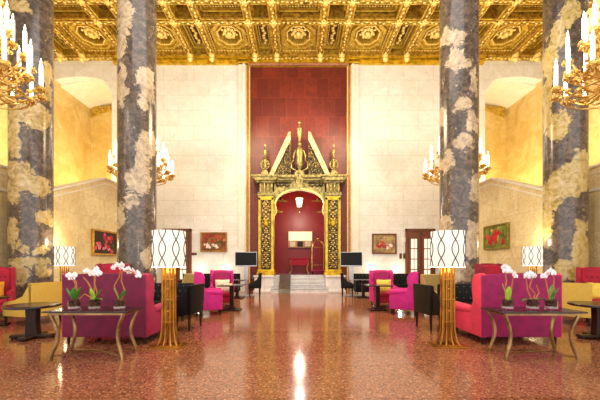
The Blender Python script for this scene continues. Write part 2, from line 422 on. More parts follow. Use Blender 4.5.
# red marble wall with the doorway cut out (three pieces in one wall)
AX = 0.05
m_ = MB()
HW, SPR, RISE = 1.30, 4.45, .78
def arch_pts(hw, spr, rise, n=18, cx=AX):
    return [(cx-hw*cos(PI*i/n), spr+rise*sin(PI*i/n)) for i in range(n+1)]
m_.b2(-2.6, AX-HW, D-.02, D+.3, 0, ZC-.08); m_.b2(AX+HW, 2.6, D-.02, D+.3, 0, ZC-.08)
ap = arch_pts(HW, SPR, RISE)
m_.prism([(AX-HW, ZC-.08)]+ap+[(AX+HW, ZC-.08)], 'y', D-.02, D+.3)
struct('wall_rear_centre', m_, M['red'])
# vestibule
m_ = MB(); m_.b2(-2.2, 2.3, 19.6, 19.8, .8, 6.2); m_.b2(-2.4, -2.2, D+.3, 19.8, .8, 6.2); m_.b2(2.3, 2.5, D+.3, 19.8, .8, 6.2)
struct('wall_vestibule', m_, M['red_dark'])
m_ = MB(); m_.b2(-2.4, 2.5, D+.3, 19.8, 6.2, 6.35); struct('ceiling_vestibule', m_, M['red_dark'])
m_ = MB(); m_.b2(-2.4, 2.5, D-.04, 19.8, .6, .845); struct('floor_vestibule', m_, M['vest_floor'])
# steps up: plinth blocks either side, flight between, dark stone ramp strip
m_ = MB()
for i in range(5):
    m_.b2(-1.35, 1.45, D-.3-.22*(4-i), D-.05, .168*i, .168*(i+1))
    m_.b2(-1.35, 1.45, D-.3-.22*(4-i)-.025, D-.1, .168*(i+1)-.03, .168*(i+1))
struct('floor_steps', m_, M['white_marble'])
m_ = MB()
m_.prism([(D-1.42, .005), (D-1.24, .20), (D-.37, .87), (D-.12, .87), (D-.12, .005)], 'x', -.95, -.40)
struct('floor_ramp', m_, M['dark_stone'])
for s, nm in ((-1, 'trim_11'), (1, 'trim_12')):
    m_ = MB(); x0 = AX+s*1.28; x1 = AX+s*2.2
    m_.b2(x0, x1, D-.95, D, 0, .76, bev=.01); m_.b2(x0-s*.03, x1+s*.05, D-1.0, D, .76, .84, bev=.015); m_.b2(x0, x1+s*.05, D-1.0, D, 0, .12, bev=.01)
    struct(nm, m_, M['white_marble'])

# baseboard-like moulding low on the rear wall, doors in it
for s in (-1, 1):
    cxs = s*6.28
    m_ = MB(); m_.b2(cxs-.68, cxs+.68, D-.06, D+.05, 0, 3.1)
    d = struct('door_1' if s < 0 else 'door_2', m_, M['brownwood'])
    m_ = MB()
    for q in (-1, 1): m_.b2(cxs+q*.66, cxs+q*.76, D-.10, D-.0, 0, 3.2)
    m_.b2(cxs-.76, cxs+.76, D-.10, D, 3.1, 3.22); m_.build('door_frame', M['brownwood'], d)
    for q in (-1, 1):
        m_ = MB(); m_.b2(cxs+q*.06, cxs+q*.62, D-.10, D-.06, .08, 3.02); lf = m_.build('door_leaf', M['brownwood'], d)
        m_ = MB()
        for k in range(4): m_.b2(cxs+q*.34-.15, cxs+q*.34+.15, D-.115, D-.10, .62+k*.53, 1.10+k*.53)
        m_.build('door_glass', M['litglass'], lf)
        m_ = MB(); m_.b2(cxs+q*.34-.015, cxs+q*.34+.015, D-.125, D-.115, .62, 2.69); m_.build('glazing_bar', M['brownwood'], lf)
        m_ = MB(); m_.ball((cxs+q*.1, D-.14, 1.35), .04); m_.build('door_handle', M['brass'], lf)

# ------------------------------------------------------------------ ceiling
PIT = 3.27
PX = [PIT*(k+.5) for k in range(-4, 4)]          # pair centres across
PY = [13.07, 9.8]
HP = .545
BW = .15
ZB = 11.9; ZT = 12.62; ZM = 12.2
m_ = MB()
m_.b2(-13.2, 13.2, 7.9, D+.5, ZT, ZT+.2)
m_.b2(-13.2, 13.2, -4, 7.9, ZB, ZB+.2)
ceil = struct('ceiling', m_, M['gold_lo'])
lines_x = [p+q*HP for p in PX for q in (-1, 1)]
lines_y = [p+q*HP for p in PY for q in (-1, 1)]+[15.98]
m_ = MB()
for x in lines_x:
    m_.b2(x-BW, x+BW, 8.0, D, ZB+.07, ZT); m_.b2(x-.06, x+.06, 8.0, D, ZB+.02, ZB+.08)
    for q in (-1, 1): m_.b2(x+q*BW-.03, x+q*BW+.03, 8.0, D, ZB+.02, ZB+.1); m_.b2(x+q*(BW+.05)-.05, x+q*(BW+.05)+.05, 8.0, D, ZM+.1, ZT)
for y in lines_y:
    m_.b2(-13, 13, y-BW, y+BW, ZB+.07, ZT-.01); m_.b2(-13, 13, y-.06, y+.06, ZB+.024, ZB+.08)
    for q in (-1, 1): m_.b2(-13, 13, y+q*BW-.03, y+q*BW+.03, ZB+.022, ZB+.1)
m_.build('ceiling_beams', M['gold_beam'], ceil)
# carved beading along the beams
m_ = MB()
for x in lines_x:
    y = 10.6
    while y < 16:
        m_.leafy((x+.04*sin(y*14), y, ZB-.01), .05, d=(.9, 1.35, .7)); y += .19
for y in lines_y:
    if y < 10.6: continue
    x = -12.8
    while x < 12.8:
        m_.leafy((x, y+.04*sin(x*14), ZB-.008), .05, d=(1.35, .9, .7)); x += .19
m_.build('beam_carving', M['gold_hi'], ceil)
# big octagonal coffers
def octa(r, cx, cy): return [(cx+r*cos(PI/8+i*PI/4), cy+r*sin(PI/8+i*PI/4)) for i in range(8)]
def ring(mb, cx, cy, ro, ri, z0, z1, outer=None):
    A = outer or octa(ro, cx, cy); B = octa(ri, cx, cy)
    n = 8
    va = [[mb.bm.verts.new((p[0], p[1], z)) for p in P] for P, z in ((A, z0), (A, z1), (B, z0), (B, z1))]
    for i in range(n):
        j = (i+1) % n
        mb.bm.faces.new((va[0][i], va[0][j], va[2][j], va[2][i])); mb.bm.faces.new((va[2][i], va[2][j], va[3][j], va[3][i]))
        mb.bm.faces.new((va[0][i], va[1][i], va[1][j], va[0][j])); mb.bm.faces.new((va[1][i], va[1][j], va[3][j], va[3][i]))
def sq(cx, cy, h, k=.41):
    return [(cx+h, cy+h*k), (cx+h*k, cy+h), (cx-h*k, cy+h), (cx-h, cy+h*k), (cx-h, cy-h*k), (cx-h*k, cy-h), (cx+h*k, cy-h), (cx+h, cy-h*k)]
def coffer():
    e = MB()
    # square step frames
    for (h, w, z) in ((.92, .09, ZM-.02), (.82, .06, ZM+.05)):
        for q in (-1, 1): e.b2(-h, h, q*h-w/2, q*h+w/2, z, ZT); e.b2(q*h-w/2, q*h+w/2, -h, h, z, ZT)
    for a in range(4):   # corner triangles
        T = Matrix.Rotation(a*PI/2, 4, 'Z')
        e.prism([(.80, .80), (.80, .36), (.36, .80)], 'z', ZM+.12, ZT, T=T)
    ring(e, 0, 0, 0, .60, ZM+.10, ZM+.22, outer=sq(0, 0, .95, .6))
    ring(e, 0, 0, .86, .74, ZM-.04, ZT); ring(e, 0, 0, .74, .63, ZM+.04, ZT); ring(e, 0, 0, .61, .54, ZM-.02, ZT)
    o = e.build('coffer', M['gold'], ceil)
    g = MB()
    for a in range(4):
        T = Matrix.Rotation(a*PI/2, 4, 'Z'); g.leafy((.66, .66, ZM+.1), .085, T=T, d=(1, 1, .6)); g.leafy((.74, .54, ZM+.1), .05, T=T); g.leafy((.54, .74, ZM+.1), .05, T=T)
    for i in range(40):
        t = i/40*8; k = int(t); u = t-k; P = octa(.56, 0, 0); p, q = P[k], P[(k+1) % 8]
        g.leafy((p[0]+(q[0]-p[0])*u, p[1]+(q[1]-p[1])*u, ZM), .04)
    for i in range(48):
        a = i % 4; t = (i//4)/12; T = Matrix.Rotation(a*PI/2, 4, 'Z'); g.leafy((.9, -.9+1.8*t, ZM-.03), .038, T=T, d=(1, 1.4, .7))
    g.build('coffer_beading', M['gold_hi'], o)
    r_ = MB()
    RZ = ZM+.12
    r_.ball((0, 0, RZ-.05), .13, (1, 1, .8))
    for k in range(8):
        a = k*PI/4; r_.ball((.22*cos(a), .22*sin(a), RZ), .095, (1, 1, .7), n=6)
        r_.leafy((.34*cos(a+PI/8), .34*sin(a+PI/8), RZ+.05), .07)
    r_.build('rosette', M['gold_hi'], o, smooth=True)
    return o
c0 = None
for xi in range(-4, 4):
    for y in (14.8, 11.435):
        x = PIT*(xi+1) if xi < 3 else 0
        if xi >= 3: continue
        if c0 is None: c0 = coffer(); c0.location = (x, y, 0); c0.scale = (1.01, 1.11, 1)
        else: dup(c0, loc=(x, y, 0))
# narrow panels between paired beams
def npanel():
    e = MB(); 
    for q in (-1, 1): e.b2(-.30, .30, q*.86-.03, q*.86+.03, ZM, ZT); e.b2(q*.30-.03, q*.30+.03, -.86, .86, ZM, ZT)
    o = e.build('narrow_coffer', M['gold'], ceil)
    g = MB()
    for i in range(9): g.leafy((.05*sin(i*2), -.64+.16*i, ZM+.12), .085, d=(1, 1, .6))
    for i in range(13):
        for q in (-1, 1): g.leafy((q*.21, -.72+.12*i, ZM+.14), .03)
    for q in (-1, 1):
        for k in (-.14, 0, .14): g.leafy((k, q*.76, ZM+.14), .03)
    g.build('panel_carving', M['gold_hi'], o)
    return o
n0 = npanel(); first = True
for x in PX:
    for y in (14.8, 11.435):
        if first: n0.location = (x, y, 0); first = False
        else: dup(n0, loc=(x, y, 0))
for xi in range(-3, 4):
    dup(n0, loc=(xi*PIT, 13.07, 0), rz=PI/2)
# small bosses at beam crossings
m_ = MB(); 
m_.ball((0, 0, ZB-.04), .10, (1, 1, .6)); 
for k in range(6): m_.leafy((.13*cos(k*PI/3), .13*sin(k*PI/3), ZB-.02), .05)
b0 = m_.build('ceiling_boss', M['gold_hi'], ceil, smooth=True); b0.location = (lines_x[0], lines_y[1], 0)
for x in lines_x:
    for y in lines_y[:2]+[15.98]:
        dup(b0, loc=(x, y, 0))
# cornice
m_ = MB()
for s in (-1, 1):
    m_.b2(s*2.55, s*9.5, D-.16, D+.1, ZC-.02, ZC+.40); m_.b2(s*2.55, s*9.5, D-.26, D+.1, ZC+.06, ZC+.12); m_.b2(s*2.55, s*9.5, D-.34, D+.1, ZC+.16, ZC+.40)
    m_.b2(s*2.4, s*3.1, D-.26, D+.1, ZC-.02, ZC+.36)
m_.b2(-2.6, 2.6, D-.14, D+.1, ZC-.12, ZC+.34); m_.b2(-13, 13, D-.12, D+.1, ZC+.22, ZC+.5)
cor = struct('trim_13', m_, M['gold_yel'])
m_ = MB(); m_.b2(-2.55, 2.55, D-.17, D-.1, ZC-.12, ZC+.0)
struct('trim_14', m_, M['pink_trim'])
m_ = MB()
m_.lathe([(.02, -.36), (.09, -.31), (.13, -.22), (.08, -.15), (.14, -.08), (.15, 0)], n=10)
p0 = m_.build('ceiling_pendant', M['gold_hi'], ceil, smooth=True)
fst = True
for x in lines_x:
    if fst: p0.location = (x, 15.72, ZB); fst = False
    else: dup(p0, loc=(x, 15.72, ZB))

# ------------------------------------------------------------------ columns
cols = [
 (-8.36, 31.5, 23.5, [(47,66,7,10),(49,84,5,10),(32,112,18,12),(14,135,6,20),(20,172,12,10),(32,183,17,9),(14,190,8,12),(46,216,9,9),(13,235,5,14),(30,262,18,6),(18,275,9,8),(40,248,7,4),(24,248,5,5),(44,272,6,5),(20,5,10,8)], (198,170,104), 'far left column, grey marble with ochre patches halfway up, beside the left rear lamp'),
 (-5.05, 137, 20, [(125,15,8,20),(121,45,4,15),(122,85,4,20),(147,80,8,16),(142,102,5,8),(147,140,8,12),(142,160,8,14),(138,180,10,12),(132,200,7,6),(121,215,4,12),(148,258,7,12),(140,285,12,10)], (190,168,138), 'grey and buff veined column behind the left wingback sofa, inner one on the left'),
 (5.02, 458.5, 19.7, [(446,28,7,8),(455,35,9,8),(455,55,6,10),(462,65,8,5),(473,82,4,12),(442,110,4,10),(463,105,8,7),(471,122,5,9),(462,142,9,7),(446,160,5,9),(473,187,4,14),(446,225,7,12),(472,240,6,18),(462,272,10,10)], (188,164,134), 'grey and buff veined column behind the tall lit lamp on the right'),
 (8.34, 563.5, 23, [(549,50,6,16),(558,30,8,12),(568,10,8,12),(546,95,5,30),(556,122,10,14),(570,178,16,15),(553,188,12,16),(546,215,6,22),(580,165,8,16),(579,255,7,34),(566,270,12,10),(580,285,8,12)], (200,174,100), 'far right column, dark marble with a broad ochre band, beside the right rear lamp'),
]
for i, (x, pc, hw, bl, lt, lab) in enumerate(cols):
    m_ = MB()
    m_.lathe([(.555, 0), (.555, 11.95)], n=64)
    o = m_.build('marble_column', column_mat('column_marble', pc, hw, bl, lt), smooth=True)
    o.location = (x, 9.8, 0.0)
    L = math.hypot(x, 9.8); o.rotation_euler = (0, 0, math.atan2(-x, 9.8))
    tag(o, lab, 'column', 'marble columns')
    m_ = MB(); m_.lathe([(.66, 0.001), (.66, .16), (.62, .2), (.60, .26), (.565, .30), (.555, .34)], n=48)
    o2 = m_.build('base', M['dark_stone'], o, smooth=True); m_ = MB()
    m_.lathe([(.56, 11.5), (.66, 11.75), (.7, 11.92)], n=32); m_.build('capital', M['gold'], o, smooth=True)

# ------------------------------------------------------------------ gilded portal
P = empty('gilded_portal', (AX, D-.04, .84), 0, 'tall gilded carved portal with broken pediment framing the doorway on marble steps', 'portal')
y0 = -.62   # front face (local)
def pil(s):
    x0, x1 = 1.27, 2.05
    m_ = MB()
    m_.b2(s*x0, s*x1, y0, -.05, .0, 3.96)
    o = m_.build('pilaster', M['gold_grey'], P)
    m_ = MB(); m_.b2(s*(x0+.16), s*(x1-.16), y0-.03, y0, .3, 3.78)
    rg = random.Random(3+s)
    for k in range(17):
        z = .42+k*.2
        m_.mat(1)
        for q in (-1, 1):
            m_.leafy((s*1.66+q*(.12+.05*sin(k*1.9)), y0-.04, z), .034, d=(1.5, .5, .8)); m_.leafy((s*1.66+q*(.03+.02*cos(k*2.3)), y0-.04, z+.1), .028, d=(.8, .6, 1.9)); m_.leafy((s*1.66+q*.16, y0-.04, z+.12), .02)
        m_.mat(0)
    m_.build('carved_panel', [M['gold_orn'], M['gold_hi']], o)
    m_ = MB()
    for xx in (x0+.07, x1-.07): m_.b2(s*xx-.05, s*xx+.05, y0-.06, y0, .26, 3.85)
    m_.b2(s*(x0+.02), s*(x1-.02), y0-.06, y0, 3.74, 3.9)
    m_.build('gilt_border', M['gold_yel'], o)
    m_ = MB(); m_.b2(s*(x0-.05), s*(x1+.07), y0-.12, .0, 0, .14, bev=.02); m_.b2(s*(x0-.02), s*(x1+.03), y0-.08, 0, .14, .28, bev=.02)
    m_.build('base', M['gold_yel'], o)
    m_ = MB()
    m_.lathe([(.01, -.16), (.10, -.10), (.13, .02), (.10, .12), (.12, .18), (.05, .2)], (s*1.66, y0-.08, 2.55), 10); m_.b2(s*1.66-.10, s*1.66+.10, y0-.1, y0, 2.62, 2.78)
    m_.build('urn_ornament', M['gold_yel'], o, smooth=True)
    # capital block
    m_ = MB()
    m_.b2(s*(x0-.02), s*(x1+.03), y0-.05, -.03, 3.96, 4.12); m_.b2(s*(x0+.06), s*(x1-.06), y0, -.03, 4.1, 4.62)
    for k in range(4): m_.lathe([(.055, 0), (.07, .25), (.05, .5)], (s*(x0+.12+k*.18), y0-.04, 4.1), 8)
    m_.b2(s*(x0-.06), s*(x1+.10), y0-.12, 0, 4.58, 4.68); m_.prism([(s*(x0-.08), 4.68), (s*(x1+.12), 4.68), (s*(x1+.30), 4.86), (s*(x0-.2), 4.86)], 'y', y0-.22, 0)
    m_.b2(s*(x0-.22), s*(x1+.32), y0-.26, 0, 4.86, 4.94)
    m_.build('capital', M['gold_grey'], P)
    # finial
    m_ = MB(); fx = s*1.73; z = 4.94
    m_.b2(fx-.18, fx+.18, y0+.05, y0+.41, z, z+.18); m_.b2(fx-.13, fx+.13, y0+.1, y0+.36, z+.18, z+.30)
    m_.lathe([(.10, .28), (.06, .34), (.09, .44), (.08, .62), (.09, .80), (.07, .88), (.11, .92), (.05, .98), (.07, 1.05), (.10, 1.2), (.06, 1.38), (.02, 1.44), (.05, 1.50), (.06, 1.60), (.01, 1.70)], (fx, y0+.23, z), 12)
    for k in range(8):
        a = k*PI/4; m_.leafy((fx+.15*cos(a), y0+.17, z+.62+.17*sin(a)), .05)
    m_.tube([(fx+.2*cos(a*PI/12), y0+.2, z+.62+.24*sin(a*PI/12)) for a in range(25)], .035, 6)
    m_.build('finial', M['gold_grey'], P, smooth=True)
    # half gable
    m_ = MB()
    zb = 4.98; xo, xi, zt = 1.52, .44, 7.1
    m_.prism([(s*xo, zb), (s*(xi+.10), zt), (s*xi, zt+.02), (s*xi, zt-.4), (s*(xo-.24), zb)], 'y', y0-.05, y0+.35)
    m_.build('half_gable', M['gold_pale'], P)
    m_ = MB(); m_.prism([(s*(xo-.26), zb), (s*(xi+.03), zt-.5), (s*(xi+.03), zb)], 'y', y0+.02, y0+.28)
    m_.b2(s*xi, s*(xi+.07), y0-.03, y0+.3, zb, zt-.3)
    for k in range(26):
        t = rg.random(); u = rg.random(); zz = zb+.08+(1.5)*t*(1-.0); mx = (xo-.42)-(xo-.42-xi)*(zz-zb)/1.8
        m_.leafy((s*(xi+.08+(mx-xi-.08)*u), y0+.01, zz), .05, d=(1, .5, 1))
    m_.build('gable_infill', M['gold_orn'], P)
for s in (-1, 1): pil(s)
# arch with entablature
m_ = MB()
lp = [(p[0]-AX, p[1]-.84) for p in arch_pts(1.27, 4.35, .82)]
m_.prism([(-1.27, 4.72)]+lp+[(1.27, 4.72)], 'y', y0+.12, -.05)
m_.b2(-1.3, 1.3, y0-.02, -.04, 4.72, 4.84); m_.b2(-1.42, 1.42, y0-.12, -.03, 4.84, 4.96)
m_.build('entablature', M['gold_grey'], P)
m_ = MB()
lo = [(p[0]-AX, y0+.06, p[1]-.84) for p in arch_pts(1.22, 4.35, .78, 24)]
m_.tube(lo, .04, 8); m_.build('arch_moulding', M['gold_hi'], P, smooth=True)
m_ = MB()
for s in (-1, 1):
    for k in range(16):
        a = k/15*PI*.40; m_.leafy((s*(1.14-.0*k)-s*.62*(k/15)**1.6, y0+.10, 4.48+.14*sin(k*1.3)*.3+.0), .05)
        m_.leafy((s*(1.2-.05*k), y0+.09, 4.62), .05)
m_.build('spandrel_carving', M['gold_orn'], P)
for s in (-1, 1):   # bracket scrolls in the corners
    m_ = MB()
    m_.tube([(s*1.26, y0+.2, 2.95), (s*1.17, y0+.2, 3.15), (s*1.2, y0+.2, 3.4), (s*1.24, y0+.2, 3.6)], [.02, .035, .045, .05], 8)
    m_.leafy((s*1.2, y0+.2, 3.12), .05)
    m_.build('bracket', M['gold_hi'], P, smooth=True)
# keystone and centre finial
m_ = MB()
m_.prism([(-.12, 4.28), (.12, 4.28), (.22, 4.98), (-.22, 4.98)], 'y', y0-.18, y0+.2)
m_.build('keystone', M['gold_grey'], P)
m_ = MB()
m_.b2(-.24, .24, y0+.0, y0+.4, 4.96, 5.12); m_.b2(-.19, .19, y0+.04, y0+.36, 5.12, 5.22)
m_.lathe([(.14, .24), (.09, .34), (.15, .44), (.19, .62), (.16, .9), (.20, 1.2), (.13, 1.4), (.06, 1.48), (.10, 1.54), (.12, 1.62), (.05, 1.72), (.05, 1.86), (.10, 2.0), (.15, 2.18), (.12, 2.3), (.15, 2.36), (.06, 2.46), (.04, 2.6), (.08, 2.66), (.07, 2.74), (.01, 2.8)], (0, y0+.2, 4.98), 14)
for s in (-1, 1):
    m_.tube([(s*.2, y0+.15, 5.25), (s*.42, y0+.15, 5.35), (s*.42, y0+.15, 5.65), (s*.3, y0+.15, 5.75), (s*.3, y0+.15, 6.0), (s*.2, y0+.15, 6.25)], [.05, .05, .05, .04, .05, .04], 8)
m_.build('finial', M['gold_grey'], P, smooth=True)

# vestibule things
m_ = MB(); VY = 19.55
x0, x1 = XW(288, VY), XW(312.5, VY)
dsp = empty('display_case', (0, VY, 0), 0, 'lit cream display with tan bands on the red wall behind the portal', 'display')
m_.b2(x0, x1, -.12, .04, 2.42, 3.45); m_.build('case', M['tanband'], dsp)
m_ = MB(); m_.b2(x0+.05, x1-.05, -.14, -.12, 2.85, 3.4); m_.build('lit_panel', M['display'], dsp)
for k in range(3):
    m_ = MB(); m_.b2(x0+.12+k*.47, x0+.46+k*.47, -.16, -.12, 2.48, 2.80); m_.build('shelf_panel', M[('cushc', 'darkwood', 'cushc')[k]], dsp)
t = empty('console_table', (0.05, 18.7, .84), 0, 'red topped console with curved brass legs inside the portal below the lit display', 'table')
m_ = MB(); m_.b2(-.62, .62, -.2, .2, .86, .93, bev=.02); m_.b2(-.56, .56, -.16, .16, .5, .86); m_.build('top', M['redv'], t)
for sx in (-1, 1):
    for sy in (-1, 1):
        m_ = MB(); m_.tube([(sx*.40, sy*.14, .86), (sx*.56, sy*.15, .62), (sx*.44, sy*.14, .3), (sx*.50, sy*.15, .08), (sx*.58, sy*.16, .01)], .03, 6); m_.build('leg', M['brass'], t, smooth=True)
t = empty('luggage_cart', (XW(318, 17.6), 17.6, .84), 0, 'brass birdcage luggage cart standing inside the portal by its right pilaster', 'cart')
m_ = MB(); m_.b2(-.38, .38, -.28, .28, .16, .22, bev=.02); m_.build('deck', M['magenta_dk'], t)
m_ = MB()
for sx in (-1, 1):
    for sy in (-1, 1):
        m_.tube([(sx*.34, sy*.24, .2), (sx*.34, sy*.24, 1.45), (sx*.28, sy*.2, 1.68), (sx*.12, sy*.1, 1.84), (0, 0, 1.88)], .022, 6)
m_.tube([(-.34, -.24, .5), (.34, -.24, .5)], .018, 6); m_.tube([(-.34, 0, 1.5), (.34, 0, 1.5)], .018, 6); m_.ball((0, 0, 1.95), .07); m_.build('frame', M['brass'], t, smooth=True)
for sx in (-1, 1):
    for sy in (-1, 1):
        m_ = MB(); m_.lathe([(.08, -.02), (.08, .02)], n=12, T=Matrix.Translation((sx*.3, sy*.2, .082)) @ Matrix.Rotation(PI/2, 4, 'Y')); m_.build('wheel', M['black'], t)
t = empty('hanging_lantern', (AX, 16.9, 4.72), 0, 'small lit brass lantern hanging in the arch of the gilded portal', 'lantern')
m_ = MB(); m_.tube([(0, 0, .55), (0, 0, 1.48)], .015, 6); m_.lathe([(.22, .22), (.12, .38), (.03, .5), (.03, .56)], n=8); m_.lathe([(.02, -.5), (.05, -.4), (.09, -.34), (.12, -.26), (.03, -.24)], n=8)
for k in range(6): a = k*PI/3; m_.tube([(.21*cos(a), .21*sin(a), .23), (.11*cos(a), .11*sin(a), -.26)], .014, 5)
m_.build('frame', M['brass'], t); m_ = MB(); m_.lathe([(.09, -.24), (.18, .2)], n=8); m_.build('glass', M['lantern'], t)
# gilt rails high on vestibule wall
for k, (a, b_, zz) in enumerate(((277, 288, 201), (312, 323, 201), (272, 283, 212), (317, 328, 212))):
    YY = 19.5
    m_ = MB(); m_.b2(XW(a, YY), XW(b_, YY), YY-.06, YY+.1, ZW(zz, YY)-.07, ZW(zz, YY)+.07, bev=.02); m_.ball((XW((a+b_)/2, YY), YY-.06, ZW(zz, YY)+.1), .1)
    struct('trim_%d' % (20+k), m_, M['brass'])

# ------------------------------------------------------------------ chandeliers
def chandelier():
    root = empty('chandelier', (0, 0, 4.85), 0)
    m_ = MB()
    m_.lathe([(.01, -.12), (.05, -.08), (.08, 0), (.04, .06), (.14, .12), (.20, .24), (.14, .36), (.06, .44), (.10, .6), (.16, .8), (.12, .95), (.06, 1.05), (.10, 1.3), (.15, 1.45), (.08, 1.6), (.05, 1.9), (.09, 2.1), (.13, 2.25), (.06, 2.4), (.03, 2.6)], n=14)
    m_.build('stem', M['brass'], root, smooth=True)
    m_ = MB(); m_.tube([(0, 0, 2.55), (0, 0, ZB-4.85+.05)], .028, 6); 
    for k in range(20): m_.leafy((0, 0, 2.7+k*.22), .05, d=(1, 1, 1.6))
    m_.build('chain', M['brass'], root)
    m_ = MB()
    for (rr, z) in ((.78, .02), (.52, .50)):
        m_.tube([(rr*cos(2*PI*i/32), rr*sin(2*PI*i/32), z) for i in range(33)], .022, 6)
    m_.build('hoop', M['brass'], root, smooth=True)
    m_ = MB()
    for k in range(8):
        T = Matrix.Rotation(k*PI/4, 4, 'Z')
        m_.tube([(.06, 0, 1.35), (.3, 0, 1.45), (.44, 0, 1.65), (.36, 0, 1.85), (.24, 0, 1.78), (.27, 0, 1.68)], [.04, .045, .04, .035, .025, .015], 7, T=T)
        m_.tube([(.05, 0, 2.3), (.22, 0, 2.2), (.30, 0, 2.0), (.22, 0, 1.9), (.16, 0, 1.97)], [.03, .035, .03, .02, .012], 6, T=T)
        m_.leafy((.42, 0, 1.5), .08, T=T, d=(1.2, .8, 1)); m_.leafy((.40, 0, 1.9), .07, T=T); m_.leafy((.3, 0, 2.2), .06, T=T)
    m_.build('crown_scrolls', M['gold_hi'], root, smooth=True)
    tiers = [(14, 1.0, .16, .30, 0), (10, .80, .52, .84, .2), (8, .50, 1.0, 1.26, .1)]
    for (n, rad, zr, zc, ph) in tiers:
        src = None
        for k in range(n):
            a = ph+2*PI*k/n
            if src is None:
                e = MB()
                pts = []
                for i in range(15):
                    t = i/14
                    r_ = .08+(rad-.08)*t
                    pts.append((r_, 0, zr+.12-.28*sin(PI*min(1, t*1.12))+(zc-zr-.12)*max(0, t-.0)**4))
                e.tube(pts, [.030-.010*i/14 for i in range(15)], 7)
                # counter scroll
                e.tube([(rad*.55+.13*cos(q*.5+.5)*(1-q*.055), 0, zr+.06+.13*sin(q*.5+.5)*(1-q*.055)) for q in range(13)], .016, 6)
                for (u, w) in ((.35, .035), (.6, .04), (.8, .045), (.92, .04)):
                    e.leafy((rad*u, .035, zr-.10+.18*u), w, d=(1.3, .7, 1)); e.leafy((rad*u, -.035, zr-.14+.2*u), w, d=(1.3, .7, 1))
                for q in range(6):
                    b_ = q*PI/3; e.leafy((rad+.08*cos(b_), .08*sin(b_), zc-.04), .034, d=(1, 1, .8))
                e.lathe([(.02, -.12), (.06, -.06), (.10, -.01), (.10, .01), (.035, .02), (.035, .07)], (rad, 0, zc), 10)
                arm = e.build('arm', M['brass'], root, smooth=True); arm.rotation_euler = (0, 0, a)
                e = MB(); e.lathe([(.026, .06), (.034, .08), (.034, .52), (.012, .56), (.02, .60), (.002, .68)], (rad, 0, zc), 8)
                e.build('candle', M['candle'], arm, smooth=True); src = arm
            else: dup(src, rz=a, parent=root)
    return root
ch = chandelier()
labs = {(-1, 0): 'large brass candle chandelier cut off by the upper left corner', (1, 0): 'large brass candle chandelier cut off by the upper right corner',
        (-1, 1): 'distant brass candle chandelier half hidden behind the inner left column', (1, 1): 'distant brass candle chandelier half hidden behind the inner right column'}
tag(ch, None, 'chandelier', 'brass candle chandeliers')
ch.location = (-CHX-.1, CHY[0], 5.0); ch['label'] = labs[(-1, 0)]
for (sx, k) in ((1, 0), (-1, 1), (1, 1)):
    dup(ch, (sx*(CHX+.1*(1-k)), CHY[k], 5.0-.1*k), .3*k, labs[(sx, k)], scale=(1+.18*k, 1+.18*k, 1))

# ------------------------------------------------------------------ paintings
def painting(name, loc, rz, w, h, framem, bg1, bg2, flowers, label, group='framed flower paintings'):
    root = empty(name, loc, rz, label, 'painting', group)
    e = MB(); t = .07
    e.b2(-w/2, w/2, -.09, .0, h-t, h, bev=.012); e.b2(-w/2, w/2, -.09, .0, 0, t, bev=.012)
    e.b2(-w/2, -w/2+t, -.09, .0, t, h-t, bev=.012); e.b2(w/2-t, w/2, -.09, .0, t, h-t, bev=.012)
    e.build('frame', framem, root)
    mt = simple('painted_canvas', bg1, .6, c2=bg2, scale=3.2)
    e = MB(); e.b2(-w/2+t, w/2-t, -.05, -.0, t, h-t); e.build('canvas', mt, root)
    mats = [simple('paint', c_, .6, var=.25, scale=14) for c_ in sorted({f[3] for f in flowers})]
    idx = sorted({f[3] for f in flowers})
    e = MB()
    rg = random.Random(5)
    for (u, v, r_, c_) in flowers:
        e.mat(idx.index(c_)); cx, cz = (u-.5)*(w-2*t), t+v*(h-2*t)
        for k in range(6):
            a = k*PI/3+rg.random(); e.leafy((cx+r_*.55*cos(a), -.052-.002*k, cz+r_*.55*sin(a)), r_*.6, d=(1, .12, 1))
    e.build('painted_bouquet', mats, root)
    return root
rg = random.Random(11)
def bunch(cx, cy, sx, sy, n, cols_, r0, r1):
    return [(min(.93, max(.07, cx+rg.gauss(0, sx))), min(.9, max(.1, cy+rg.gauss(0, sy))), rg.uniform(r0, r1), rg.choice(cols_)) for _ in range(n)]
PW = (236, 226, 214); PR = (176, 30, 34); PP = (226, 70, 96); GR = (66, 84, 30); DG = (40, 46, 22)
YR = D
painting('painting', (XW(214, YR), YR, ZW(252, YR)), 0, 1.38, 1.02, gold_mat('old_gilt_frame', (190, 140, 70), (120, 80, 34), .4, .6), (160, 96, 30), (70, 40, 18),
    bunch(.5, .3, .2, .1, 10, [PW, PW, (220, 190, 180)], .05, .09)+bunch(.5, .62, .18, .12, 12, [PR, (196, 60, 40), (200, 120, 40)], .04, .08)+bunch(.5, .5, .28, .2, 8, [GR], .03, .06),
    'gilt framed still life with white flowers on the rear wall left of the portal')
painting('painting', (XW(384, YR), YR, ZW(254, YR)), 0, 1.26, 1.05, M['brownwood'], (196, 168, 110), (110, 84, 40),
    bunch(.32, .42, .12, .13, 12, [PR, (150, 40, 40), (190, 70, 50)], .05, .09)+bunch(.66, .5, .1, .1, 7, [PW, (220, 150, 150)], .05, .09)+bunch(.5, .5, .22, .18, 8, [GR, (120, 100, 60)], .03, .06),
    'brown framed painting of red and white flowers on the rear wall beside the double doors')
painting('painting', (-7.885, 12.72, ZW(255, 12.3)), PI/2, 1.62, 1.0, gold_mat('warm_gilt_frame', (226, 176, 70), (170, 120, 40), .4, .6), (70, 46, 26), (34, 26, 16),
    bunch(.6, .68, .18, .12, 9, [PP, PR], .07, .11)+bunch(.55, .3, .24, .1, 12, [PP, (240, 130, 150), PR], .06, .11)+bunch(.5, .5, .3, .25, 8, [GR, DG], .05, .09),
    'gold framed painting of pink tulips on the left side wall')
